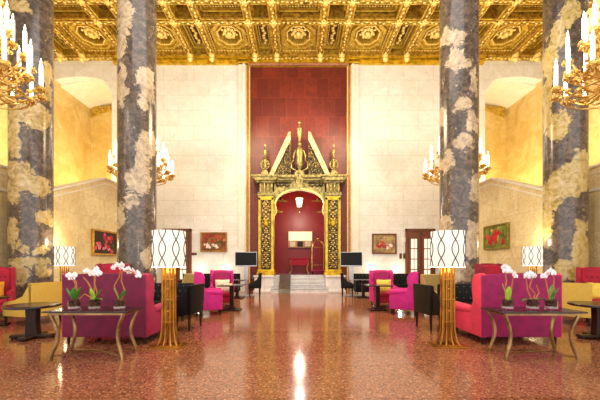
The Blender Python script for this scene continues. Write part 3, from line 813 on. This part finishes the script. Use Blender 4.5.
painting('painting', (7.885, 12.45, ZW(249, 12.2)), -PI/2, 1.52, .98, gold_mat('green_gilt_frame', (160, 140, 50), (100, 84, 30), .5, .4), (150, 160, 60), (70, 84, 30),
    bunch(.5, .45, .17, .16, 24, [(206, 30, 34), (226, 60, 56), (180, 20, 30)], .07, .12)+bunch(.5, .6, .3, .22, 12, [(120, 150, 50), (200, 180, 90)], .05, .08),
    'painting of bright red flowers on green on the right side wall')

# wall plates
for (px, py, w, h, mt, nm, lab, cat) in ((194, 254, .3, .12, 'sign', 'wall_plate', 'small bronze plate on the rear wall under the left still life', 'plate'),
        (400.5, 256, .12, .28, 'sign', 'wall_plate', 'small upright bronze plate nearest the brown framed painting', 'plate'),
        (404.3, 256, .12, .28, 'sign', 'wall_plate', 'small upright bronze plate nearest the double doors', 'plate'),
        (404, 240, .18, .26, 'switch', 'thermostat', 'white thermostat on the rear wall above two bronze plates', 'thermostat')):
    e = MB(); e.box((0, -.02, 0), (w, .04, h), bev=.008); e.box((0, -.045, 0), (w*.7, .012, h*.7), bev=.003)
    o = e.build(nm, M[mt]); o.location = (XW(px, D), D, ZW(py, D)); tag(o, lab, cat)

# ------------------------------------------------------------------ floor lamps
def floor_lamp():
    root = empty('floor_lamp', (0, 0, 0), 0); tag(root, None, 'floor lamp', 'tall brass floor lamps')
    e = MB(); e.b2(-.29, .29, -.17, .17, 0.001, .022, bev=.004); e.b2(-.2, .2, -.12, .12, .022, .036, bev=.004); e.build('base', M['brass_lamp'], root)
    e = MB()
    for x in (-.095, -.035, .035, .095):
        for y in (-.04, .04):
            e.tube([(x*1.75, y*2.2, .03), (x*1.35, y*1.5, .10), (x*1.05, y*1.1, .28), (x, y, .5), (x, y, 1.0), (x, y, 1.36)], .017, 8)
    for z in (.42, .80, 1.14): e.b2(-.112, .112, -.055, .055, z-.01, z+.01)
    for z in (.60, .97): e.ball((0, -.045, z), .028)
    e.build('pole', M['brass_lamp'], root, smooth=True)
    e = MB(); n = 48; z0, z1, r_ = 1.345, 1.955, .272
    e.lathe([(r_, z0), (r_, z1)], n=n)
    for f in [f for f in e.bm.faces if len(f.verts) > 4]: e.bm.faces.remove(f)
    sh = e.build('lamp_shade', M['shade'], root, smooth=True)
    md = sh.modifiers.new('thick', 'SOLIDIFY'); md.thickness = .004
    e = MB()
    for k in range(8):
        a0 = k*PI/4-PI/2
        for q in (-1, 1):
            e.tube([((r_+.004)*cos(a0+q*.2*cos(2*PI*t/24)), (r_+.004)*sin(a0+q*.2*cos(2*PI*t/24)), z1-(z1-z0)*t/24) for t in range(25)], .0085, 4)
    e.build('shade_pattern', M['blackline'], sh)
    e = MB(); e.lathe([(r_+.003, z0), (r_+.003, z0+.01)], n=32)
    e.ball((0, 0, 1.62), .05); e.tube([(0, 0, 1.34), (0, 0, 1.6)], .012); e.b2(-.27, .27, -.005, .005, 1.36, 1.37)
    for f in [f for f in e.bm.faces if len(f.verts) > 20]: e.bm.faces.remove(f)
    e.build('bulb_holder', M['candle'], root)
    return root
fl = floor_lamp()
LAMPS = [((-2.20, 5.32), 0, 'lit patterned floor lamp nearest the camera, right of the left wingback sofa'),
         ((2.55, 5.36), 0, 'lit patterned floor lamp nearest the camera, left of the right wingback sofa'),
         ((-7.44, 9.95), 0, 'distant lit floor lamp beside the far left column'),
         ((7.44, 9.95), 0, 'distant lit floor lamp beside the far right column')]
for i, (p, a, lab) in enumerate(LAMPS):
    if i == 0: fl.location = (p[0], p[1], 0); fl['label'] = lab
    else: dup(fl, (p[0], p[1], 0), a, lab)
    point('lamp_glow', (p[0], p[1], 2.1), 28, (1.0, .80, .5), .1)
    point('lamp_glow', (p[0], p[1], 1.3), 10, (1.0, .80, .5), .1)

# ------------------------------------------------------------------ seating
def leg_bm(x, y, h, r0=.028, r1=.018, splay=.0):
    e = MB(); sx = math.copysign(splay, x) if x else 0
    e.tube([(x, y, h+.03), (x, y, h*.6), (x+sx, y, 0.0)], [r0, r0*.9, r1], 8); return e
def wing_seat(name, w, d, h, mats, legh=.13, arm_h=.60, tuft=False, seats=1, backseam=False):
    """upholstered wing seat facing -Y; mats: outer, inner"""
    root = empty(name, (0, 0, 0)); out, inn = mats
    t = .10 if w < 1.1 else .13
    e = MB(); e.b2(-w/2+t*.5, w/2-t*.5, -d/2+.03, d/2-.06, legh, .36, bev=.03, seg=3)
    e.build('seat', out, root, smooth=True)
    for k in range(seats):
        sw = (w-2*t)/seats
        e = MB(); e.b2(-w/2+t+k*sw+.005, -w/2+t+(k+1)*sw-.005, -d/2, d/2-.18, .35, .49, bev=.045, seg=3); e.build('seat_cushion', inn, root, smooth=True)
    # back
    e = MB(); n = 12
    pts = [(-w/2+.02, legh)]
    for i in range(n+1):
        u = -1+2*i/n; pts.append((u*(w/2-.02), h-.035*u*u if w > 1.1 else h-.06*abs(u)**3))
    pts.append((w/2-.02, legh))
    e.prism(pts, 'y', d/2-.10, d/2, bev=.028, seg=3)
    e.build('backrest', out, root, smooth=True)
    e = MB(); pts2 = [(p[0]*(w/2-t*.6)/(w/2), min(p[1]-.04, 9) if p[1] > .4 else .45) for p in pts]
    e.prism(pts2, 'y', d/2-.20, d/2-.09, bev=.04, seg=3); pad = e.build('back_pad', inn, root, smooth=True)
    if tuft:
        e = MB(); nx = max(3, int(w/.16)); 
        for r_ in range(4):
            for k in range(nx):
                x = -w/2+t+.06+(w-2*t-.12)*(k+(.5 if r_ % 2 else 0))/nx
                e.ball((x, d/2-.205, .62+r_*(h-.75)/4), .016, n=6)
        e.build('tufting_buttons', M['darkwood'] if tuft == 1 else M['silver'], pad)
    # sides
    for s in (-1, 1):
        yb = d/2-.01; yf = -d/2+.02
        prof = [(yf, legh), (yf-.0, arm_h-.06), (yf+.05, arm_h), (yf+d*.32, arm_h-.02), (yb-.30, arm_h+.06), (yb-.235, arm_h+.2), (yb-.27, h-.32), (yb-.27, h-.14), (yb-.20, h-.03), (yb-.06, h-.0), (yb, h-.03), (yb-.0, legh)]
        e = MB(); e.prism(prof, 'x', s*(w/2-t), s*w/2, bev=.025, seg=3)
        a_ = e.build('side', out, root, smooth=True)
        e = MB(); e.tube([(s*(w/2-t/2), yf-.015, arm_h), (s*(w/2-t/2), yf+.02, arm_h), (s*(w/2-t/2), yb-.30, arm_h+.02)], [t*.80, t*.84, t*.6], 14); e.build('rolled_arm', out, a_, smooth=True)
    for sx in (-1, 1):
        for sy in (-1, 1): leg_bm(sx*(w/2-.08), sy*(d/2-.08), legh).build('leg', M['darkwood'], root, smooth=True)
    return root
def cushion(name, loc, rot, size, mat_, label):
    e = MB(); w, h, t = size; n = 10
    vs = [[[None]*(n+1) for _ in range(n+1)] for _ in range(2)]
    for sgn in (0, 1):
        for i in range(n+1):
            for j in range(n+1):
                u, v = -1+2*i/n, -1+2*j/n
                k = ((1-u**4)*(1-v**4))**.5*t/2
                pin = 1-.06*(1-abs(u))*abs(v)**3; pin2 = 1-.06*(1-abs(v))*abs(u)**3
                vs[sgn][i][j] = e.bm.verts.new((u*w/2*pin2, (k if sgn else -k), h/2+v*h/2*pin))
        for i in range(n):
            for j in range(n): e.bm.faces.new((vs[sgn][i][j], vs[sgn][i+1][j], vs[sgn][i+1][j+1], vs[sgn][i][j+1]))
    bmesh.ops.remove_doubles(e.bm, verts=e.bm.verts, dist=.0005)
    o = e.build(name, mat_, None, smooth=True); o.location = loc; o.rotation_euler = rot
    return tag(o, label, 'cushion')

G = 'plum wingback sofas'
s1 = wing_seat('wingback_sofa', 1.5, 1.0, 1.24, (M['plum'], M['magenta_dk']), .13, .54, seats=2)
s1.location = (-3.36, 5.91, 0); s1.rotation_euler = (0, 0, PI)
tag(s1, 'plum velvet wingback sofa seen from behind, left of the room behind the left orchid console', 'sofa', G)
# right sofa: side panels get a rosier lit tone, painted in below
s2 = wing_seat('wingback_sofa', 1.44, 1.04, 1.24, (M['plum_br'], M['magenta_dk']), .13, .54, seats=2)
s2.location = (3.86, 5.93, 0); s2.rotation_euler = (0, 0, PI)
tag(s2, 'plum velvet wingback sofa with light-painted side, right of the room behind the right orchid console', 'sofa', G)
for so, sg in ((s1, -1), (s2, 1)):
    for c_ in kids(so):
        if c_.name.startswith('side'):
            c_.data.materials[0] = M['coral'] if sg > 0 else M['rose']; c_['label'] = 'rose pink velvet side'
            for q in kids(c_): q.data.materials[0] = M['coral'] if sg > 0 else M['rose']
# magenta wing chairs
def put(o, x, y, rz, label, cat, group=None):
    o.location = (x, y, 0); o.rotation_euler = (0, 0, rz); return tag(o, label, cat, group)
G = 'magenta wing chairs'
w1 = wing_seat('wing_chair', .74, .76, 1.19, (M['magenta'], M['magenta_dk']), .16, .62)
put(w1, -2.52, 8.75, R(108), 'bright magenta wing chair turned right with its back to the left lamp', 'armchair', G)
dup(w1, (2.98, 8.85, 0), R(-112), 'bright magenta wing chair in profile facing left towards the pedestal table', None)
w2 = wing_seat('wing_chair', .76, .74, 1.20, (M['magenta'], M['magenta_dk']), .16, .62)
for c_ in kids(w2):
    if c_.name.startswith('seat') : c_.data.materials[0] = M['redv']
put(w2, -2.52, 10.3, R(14), 'magenta wing chair facing the camera holding a cream cushion', 'armchair', G)
w3 = dup(w2, (2.78, 10.3, 0), R(0), 'magenta wing chair facing the camera holding a yellow cushion')
cushion('cushion', (-2.46, 10.12, .485), (R(-14), 0, R(14)), (.46, .42, .16), M['cushc'], 'cream cushion resting on the left magenta wing chair')
cushion('cushion', (2.78, 10.12, .485), (R(-14), 0, 0), (.48, .42, .16), M['cushy'], 'yellow cushion resting on the right magenta wing chair')
# crimson chairs at the edges
w4 = wing_seat('wing_chair', .85, .8, 1.32, (M['redv'], M['redv']), .14, .62, tuft=1)
put(w4, -8.1, 8.3, R(38), 'crimson tufted wing chair cut off by the left edge of the photo', 'armchair', 'crimson wing chairs')
dup(w4, (7.95, 8.3, 0), R(-38), 'crimson wing chair cut off by the right edge of the photo')
cushion('cushion', (-7.98, 8.12, .485), (R(-14), 0, R(38)), (.5, .46, .16), M['cusho'], 'orange cushion on the crimson chair at the left edge')
cushion('cushion', (7.82, 8.12, .485), (R(-14), 0, R(-38)), (.5, .44, .16), M['cushy'], 'yellow cushion on the crimson chair at the right edge')
# burgundy tufted chairs behind the sofas
w5 = wing_seat('tufted_armchair', .82, .8, 1.42, (M['burg'], M['redv']), .14, .6, tuft=1)
put(w5, -5.02, 8.25, R(6), 'red tufted high back chair peeking over the left wingback sofa', 'armchair', 'red tufted high back chairs')
dup(w5, (5.42, 8.5, 0), R(14), 'red tufted high back chair peeking over the right wingback sofa')

def tub_chair(name, out, inn, w=.66, d=.66, h=.96, legh=.34, seat_z=.50, legm=None):
    root = empty(name, (0, 0, 0)); t = .06
    e = MB(); e.b2(-w/2+.03, w/2-.03, -d/2+.01, d/2-.03, legh, seat_z-.06, bev=.015); e.build('seat', out, root, smooth=True)
    e = MB(); e.b2(-w/2+t, w/2-t, -d/2, d/2-.08, seat_z-.07, seat_z+.02, bev=.03, seg=3); e.build('seat_cushion', inn, root, smooth=True)
    e = MB(); e.prism([(d/2-.08, legh), (d/2-.10, h-.02), (d/2-.05, h), (d/2+.03, h), (d/2-.0, legh)], 'x', -w/2, w/2, bev=.02, seg=2); e.build('backrest', out, root, smooth=True)
    for s in (-1, 1):
        prof = [(-d/2+.02, legh), (-d/2+.0, seat_z+.04), (-d/2+.06, seat_z+.10), (-d*.1, seat_z+.15), (d*.2, seat_z+.25), (d*.34, h-.12), (d/2-.04, h-.005), (d/2+.02, h-.01), (d/2-.01, legh)]
        e = MB(); e.prism(prof, 'x', s*(w/2-t), s*w/2, bev=.012); e.build('side', out, root, smooth=True)
    for sx in (-1, 1):
        for sy in (-1, 1): leg_bm(sx*(w/2-.05), sy*(d/2-.05), legh, .032, .020, .01).build('leg', legm or M['darkwood'], root, smooth=True)
    return root
t1 = tub_chair('tub_chair', M['black'], M['black'])
put(t1, -2.52, 6.82, R(-96), 'black leather tub chair with its back to the aisle, left side', 'armchair', 'dark tub chairs beside the tall lamps')
t2 = tub_chair('tub_chair', M['olive'], M['black'])
put(t2, 2.98, 6.80, R(98), 'dark olive leather tub chair with its back to the aisle, right side', 'armchair', 'dark tub chairs beside the tall lamps')
t3 = tub_chair('tub_chair', M['tan'], M['tan'], w=.7, d=.7, h=1.09, legh=.2)
put(t3, -3.45, 9.7, R(-20), 'tan fabric chair between the left lamp and the magenta chair', 'armchair', 'tan tub chairs')
dup(t3, (4.14, 9.25, 0), R(20), 'tan fabric chair half hidden behind the right front lamp')
t4 = tub_chair('tub_chair', M['must'], M['must'], w=.74, d=.9, h=.97, legh=.2, seat_z=.42)
put(t4, -6.3, 7.45, R(-105), 'mustard fabric chair behind the left round table, facing left', 'armchair', 'mustard tub chairs')
dup(t4, (6.5, 7.5, 0), R(140), 'mustard fabric chair behind the right sofa and round table')

def loveseat(name, w, d, h, label, x, y, rz=0):
    root = empty(name, (x, y, 0), rz, label, 'sofa', 'black tufted sofas')
    e = MB(); e.b2(-w/2+.02, w/2-.02, -d/2, d/2-.04, .12, .40, bev=.03); e.build('seat', M['black'], root, smooth=True)
    e = MB(); e.b2(-w/2+.08, w/2-.08, -d/2-.01, d/2-.16, .39, .48, bev=.03); e.build('seat_cushion', M['black'], root, smooth=True)
    e = MB(); e.b2(-w/2, w/2, d/2-.16, d/2, .12, h, bev=.035, seg=3); bk = e.build('backrest', M['black'], root, smooth=True)
    e = MB(); nx = int(w/.17)
    for r_ in range(3):
        for k in range(nx): e.ball((-w/2+.08+(w-.16)*(k+(.5 if r_ % 2 else .1))/nx, d/2-.165, .56+r_*.14), .017, n=6)
    e.build('tufting_buttons', M['stud'], bk)
    for s in (-1, 1):
        e = MB(); e.b2(s*(w/2-.1), s*w/2, -d/2+.02, d/2-.02, .12, .64, bev=.03); e.build('armrest', M['black'], root, smooth=True)
        for sy in (-1, 1): leg_bm(s*(w/2-.08), sy*(d/2-.08), .13).build('leg', M['darkwood'], root)
    return root
loveseat('tufted_sofa', 1.3, .75, .90, 'black tufted leather sofa behind the left front lamp', -3.42, 7.95)
loveseat('tufted_sofa', 1.5, .75, .90, 'black tufted leather sofa between the right front lamp and wingback sofa', 4.25, 7.55)
loveseat('tufted_bench_sofa', 2.7, .7, .95, 'long black tufted sofa against the rear wall left of the portal', -4.1, 14.5)
loveseat('tufted_bench_sofa', 3.1, .7, .95, 'long black tufted sofa against the rear wall right of the portal', 4.15, 14.5)
d1 = tub_chair('dining_chair', M['black'], M['black'], w=.52, d=.52, h=1.02, legh=.38, seat_z=.48)
put(d1, -1.86, 13.3, R(-80), 'small black chair at the left table close to the portal steps', 'chair', 'small black chairs near the steps')
dup(d1, (2.08, 13.3, 0), R(80), 'small black chair at the right table close to the portal steps')
dup(d1, (-3.15, 13.0, 0), R(85), 'small black chair on the far side of the left rear table')
dup(d1, (3.3, 13.0, 0), R(-85), 'small black chair on the far side of the right rear table')

# ------------------------------------------------------------------ tables
def pedestal(name, x, y, h, r_, label, kind='square', rz=0):
    root = empty(name, (x, y, 0), rz, label, 'table')
    e = MB()
    if kind == 'square': e.b2(-r_, r_, -r_, r_, h-.035, h, bev=.008)
    else: e.lathe([(r_-.03, h-.05), (r_, h-.035), (r_, h-.01), (r_-.01, h)], n=40)
    e.build('tabletop', M['tabletop'], root, smooth=kind != 'square')
    e = MB()
    if kind == 'square': e.b2(-.06, .06, -.06, .06, .05, h-.035, bev=.01)
    else: e.prism([(-.11, .05), (-.085, h*.5), (-.10, h-.04), (.10, h-.04), (.085, h*.5), (.11, .05)], 'y', -.07, .07, bev=.01)
    e.build('pedestal', M['darkwood'], root)
    e = MB()
    if kind == 'square': e.b2(-.27, .27, -.24, .24, 0.001, .04, bev=.01); e.b2(-.12, .12, -.12, .12, .04, .08, bev=.01)
    else:
        e.b2(-.36, .36, -.08, .08, .02, .075, bev=.015); e.b2(-.08, .08, -.30, .30, .02, .07, bev=.015)
        for q in ((-.32, 0), (.32, 0), (0, -.27), (0, .27)): e.lathe([(.05, 0), (.055, .03), (.03, .04)], (q[0], q[1], 0), 10)
    e.build('base', M['darkwood'], root)
    return root
pedestal('pedestal_table', -2.02, 9.5, .77, .36, 'square black pedestal table beside the left magenta chairs')
pedestal('pedestal_table', 2.40, 9.5, .77, .36, 'square black pedestal table before the yellow cushion chair')
pedestal('pedestal_table', -2.52, 12.85, .75, .34, 'distant black pedestal table between small black chairs, left of the steps')
pedestal('pedestal_table', 2.68, 12.95, .75, .34, 'distant black pedestal table between small black chairs, right of the steps')
pedestal('round_table', -5.02, 5.92, .635, .44, 'round dark table in front of the mustard chair on the left', 'round', R(8))
pedestal('round_table', 5.62, 5.85, .66, .46, 'round dark table cut off by the right edge of the photo', 'round', R(-6))
pedestal('round_table', -6.95, 7.1, .66, .32, 'small dark table cut off at the left edge beside the crimson chair', 'round')
# a napkin / notepad on the left square table
e = MB(); e.b2(-.12, .12, -.09, .09, 0, .02, bev=.005); e.b2(-.11, .11, -.08, .08, .02, .035, bev=.005)
o = e.build('folded_napkin', M['cushc']); o.location = (-2.12, 9.42, .7705); tag(o, 'cream folded napkin on the square table beside the left magenta chair', 'napkin')

def console(x, y, rz, label):
    root = empty('console_table', (x, y, 0), rz, label, 'table', 'bronze legged orchid consoles')
    e = MB(); e.b2(-.62, .62, -.26, .26, .69, .715, bev=.006)
    e.build('tabletop', M['tabletop'], root)
    brz = M['bronze']
    e = MB(); e.b2(-.56, .56, -.215, -.195, .655, .69); e.b2(-.56, .56, .195, .215, .655, .69); e.b2(-.56, -.54, -.2, .2, .655, .69); e.b2(.54, .56, -.2, .2, .655, .69)
    e.build('apron', brz, root)
    for sx in (-1, 1):
        for sy in (-1, 1):
            e = MB(); pts = []
            for i in range(11):
                t = i/10; z = .69*(1-t)
                inn = .095*sin(PI*min(1, t*1.05))**1.2
                pts.append((sx*(.54-inn*.95-.02*t), sy*(.205-inn*.25), z))
            e.tube(pts, [.023+.004*sin(PI*i/10) for i in range(11)], 8); e.build('leg', brz, root, smooth=True)
    e = MB()
    e.tube([(-.50, -.19, .05), (-.2, -.06, .075), (0, 0, .08), (.2, .06, .075), (.50, .19, .05)], .012, 6)
    e.tube([(-.50, .19, .05), (-.2, .06, .075), (0, 0, .095), (.2, -.06, .075), (.50, -.19, .05)], .012, 6)
    e.build('stretcher', brz, root, smooth=True)
    return root
M['bronze'] = gold_mat('pale_bronze', (176, 142, 96), (120, 88, 52), .3, .85, 5, .05)
console(-3.09, 4.77, 0, 'dark topped console with curved bronze legs carrying orchids, left')
console(3.52, 4.73, 0, 'dark topped console with curved bronze legs carrying orchids, right')

# ------------------------------------------------------------------ orchids
def flower_into(e, c, r_, ang, tilt):
    T0 = Matrix.Translation(c) @ Matrix.Rotation(ang, 4, 'Z') @ Matrix.Rotation(tilt, 4, 'X')
    for k, (a, sx, sz) in enumerate(((90, .62, .95), (210, .55, .9), (330, .55, .9), (180, 1.0, .8), (0, 1.0, .8))):
        aa = R(a); w = sx
        T = T0 @ Matrix.Rotation(-aa+PI/2, 4, 'Y')
        q = bmesh.ops.create_uvsphere(e.bm, u_segments=8, v_segments=6, radius=r_*.5)['verts']
        for v in q: v.co = Vector((v.co.x*(.75 if k < 3 else 1.05), v.co.y*.10+(.004 if k < 3 else 0), v.co.z*1.0+r_*.48))
        e._fin(q, T)
def orchid(x, y, z, label, blooms, leaves, mats=None, sticks=()):
    """blooms: list of (dx, dz) of flowers; leaves: (angle, length, lift, young)"""
    root = empty('potted_orchid', (x, y, z), 0, label, 'plant', 'white orchids in glass bowls')
    e = MB(); r0 = .086
    e.lathe([(r0*.92, 0), (r0, .01), (r0*1.02, .14), (r0*.96, .14), (r0*.93, .015), (0.001, .012)], n=24)
    for f in [f for f in e.bm.faces if len(f.verts) > 10 and f.calc_center_median().z > .1]: e.bm.faces.remove(f)
    e.build('glass_vase', M['glass'], root, smooth=True)
    e = MB(); e.lathe([(r0*.86, .02), (r0*.88, .05), (r0*.8, .052)], n=18); e.build('pebbles', M['pebble'], root)
    e = MB(); rg = random.Random(int(x*100))
    e.lathe([(r0*.86, .05), (r0*.88, .105), (r0*.3, .13)], n=16)
    for k in range(40): a = rg.random()*6.28; q = rg.random()**.5*r0*.78; e.leafy((q*cos(a)*1.05, q*sin(a)*1.05, .10+rg.random()*.05), .02, d=(1.2, .8, .6))
    e.build('bark', M['bark'], root)
    for (a, L, lift, yg) in leaves:
        e = MB(); n = 8; row = []
        for i in range(n+1):
            t = i/n; w = .042*sin(PI*min(1, .12+t*.86))**.7*(1+.2*L)
            px, pz = L*t, .12+lift*t-(.10*t*t if lift < .16 else 0)
            row.append([e.bm.verts.new((px*.55 if lift > .16 else px, -w, pz+.012)), e.bm.verts.new((px*.55 if lift > .16 else px, 0, pz)), e.bm.verts.new((px*.55 if lift > .16 else px, w, pz+.012))])
        for i in range(n):
            for k in range(2): e.bm.faces.new((row[i][k], row[i+1][k], row[i+1][k+1], row[i][k+1]))
        lf = e.build('leaf', M['leafy'] if yg else M['leaf'], root, smooth=True); lf.rotation_euler = (0, 0, a)
        md = lf.modifiers.new('thick', 'SOLIDIFY'); md.thickness = .004
    for st in sticks:
        e = MB(); e.tube([Vector(p) for p in st], [.009]*(len(st)-1)+[.005], 6); e.build('stem', M['stemm'], root, smooth=True)
    for i, (dx, dz) in enumerate(blooms):
        e = MB(); yy = -.02+.03*((i*37) % 5-2)/2
        flower_into(e, (dx, yy, dz), .050, R(rg.uniform(-25, 25)), R(rg.uniform(-15, 15)))
        fw = e.build('flower', M['petal'], root, smooth=True)
        e = MB(); e.ball((dx, yy-.012, dz-.004), .006, n=6); e.build('flower_centre', M['lip'], fw)
    return root
# left console: vases at px 74, 94, 119 ; z of console .715 ; distance 4.72
def vx(px, Y=4.72): return XW(px, Y)
S_ = 313/4.72
def st(base, *pts): return [(0, 0, .08)]+[((px-base)/S_, -.01*k, (309.5-py)/S_) for k, (px, py) in enumerate(pts)]
def bl(base, pts): return [((px-base)/S_, (309.5-py)/S_) for px, py in pts]
orchid(vx(74.5), 4.72, .716, 'leftmost white orchid on the left console, with two broad leaves', bl(74.5, [(71, 275), (74, 277.5), (70.5, 278), (76, 275)]), [(R(-170), .2, .19, 0), (R(-60), .18, .2, 0), (R(-5), .17, .20, 0)], sticks=[st(74.5, (74, 296), (76, 285), (73, 277)), st(74.5, (77, 292), (76.5, 282), (74, 278))])
orchid(vx(94.5), 4.72, .716, 'middle white orchid on the left console, with twisted aerial roots', bl(94.5, [(89, 271), (92.5, 274), (96, 269), (99, 271.5), (94.5, 272), (101, 273), (97, 274.5)]), [(R(-20), .16, .12, 0), (R(-100), .14, .19, 1), (R(15), .17, .17, 0), (R(170), .1, .1, 0)], sticks=[st(94.5, (94, 295), (95, 283), (95, 273)), st(94.5, (97, 292), (95, 284), (97, 273)), st(94.5, (92, 290), (88, 282), (84, 277)), st(94.5, (90, 297), (85, 294), (80, 299))])
orchid(vx(119.5), 4.72, .716, 'white orchid at the right end of the left console, on zigzag stems', bl(119.5, [(115, 268), (118, 265.5), (121, 268), (123, 265), (127, 270), (130.5, 269), (133.5, 271), (137, 273), (139.5, 275.5), (129, 272)]), [(R(-150), .13, .19, 1), (R(-15), .2, .17, 0), (R(200), .1, .18, 0)], sticks=[st(119.5, (118, 297), (114.5, 286), (120, 277), (122, 269)), st(119.5, (122, 298), (125, 290), (122, 281), (123, 272), (130, 270), (138, 275))])
orchid(vx(507.5), 4.72, .716, 'leftmost white orchid on the right console, with a yellow green leaf', bl(507.5, [(502, 267), (505, 269), (508, 268), (504, 271), (509, 271), (512, 274), (515, 276)]), [(R(150), .12, .26, 1), (R(-100), .1, .22, 1), (R(10), .1, .12, 0)], sticks=[st(507.5, (505, 292), (506, 280), (504, 270)), st(507.5, (511, 292), (512, 282), (513, 275))])
orchid(vx(532.5), 4.72, .716, 'middle white orchid on the right console, with a low spreading leaf', bl(532.5, [(524.5, 275), (526, 276.5), (531, 273.5), (533, 276), (531.5, 277)]), [(R(-10), .17, .12, 0), (R(185), .17, .10, 0), (R(60), .1, .1, 0)], sticks=[st(532.5, (530, 296), (527, 290), (525, 277)), st(532.5, (535, 294), (529, 287), (532, 276)), st(532.5, (539, 293), (536, 285))])
orchid(vx(551), 4.72, .716, 'white orchid at the right end of the console, with dark upright leaves', bl(551, [(540, 276), (543, 276.5), (546, 275), (549, 271), (547, 273.5), (551, 273)]), [(R(40), .2, .24, 0), (R(-40), .17, .2, 0), (R(190), .08, .10, 0)], sticks=[st(551, (549, 297), (553, 288), (553, 278), (549, 273)), st(551, (548, 292), (546, 284), (544, 277))])
# a further orchid on the mustard-side table behind the right sofa
orchid(6.17, 6.0, .6605, 'white orchid beyond the right sofa on the round table at the right edge', [(-.33, .68), (-.25, .70), (-.18, .67), (-.13, .72)], [(R(180), .15, .12, 0), (R(0), .15, .14, 0)], sticks=[[(0, 0, .08), (-.02, 0, .35), (-.1, 0, .58), (-.3, 0, .68)]])

# ------------------------------------------------------------------ television screens
def tv(x, y, rz, label):
    root = empty('television', (x, y, 0), rz, label, 'television', 'televisions on stands')
    e = MB(); e.b2(-.48, .48, -.02, .04, 1.29, 1.93, bev=.01); e.build('bezel', M['silver'], root)
    e = MB(); e.b2(-.46, .46, -.026, -.018, 1.34, 1.91); e.build('screen', M['screen'], root)
    e = MB(); e.b2(-.05, .05, .04, .08, .05, 1.6); e.b2(-.1, .1, .02, .06, .7, 1.3); e.build('pole', M['silver'], root)
    e = MB(); e.b2(-.32, .32, -.2, .25, .001, .04, bev=.01); e.build('base', M['silver'], root)
    return root
tv(XW(246, 13.8), 13.8, R(4), 'flat black television on a silver stand left of the portal')
tv(XW(351.3, 13.8), 13.8, R(-4), 'flat black television on a silver stand right of the portal')
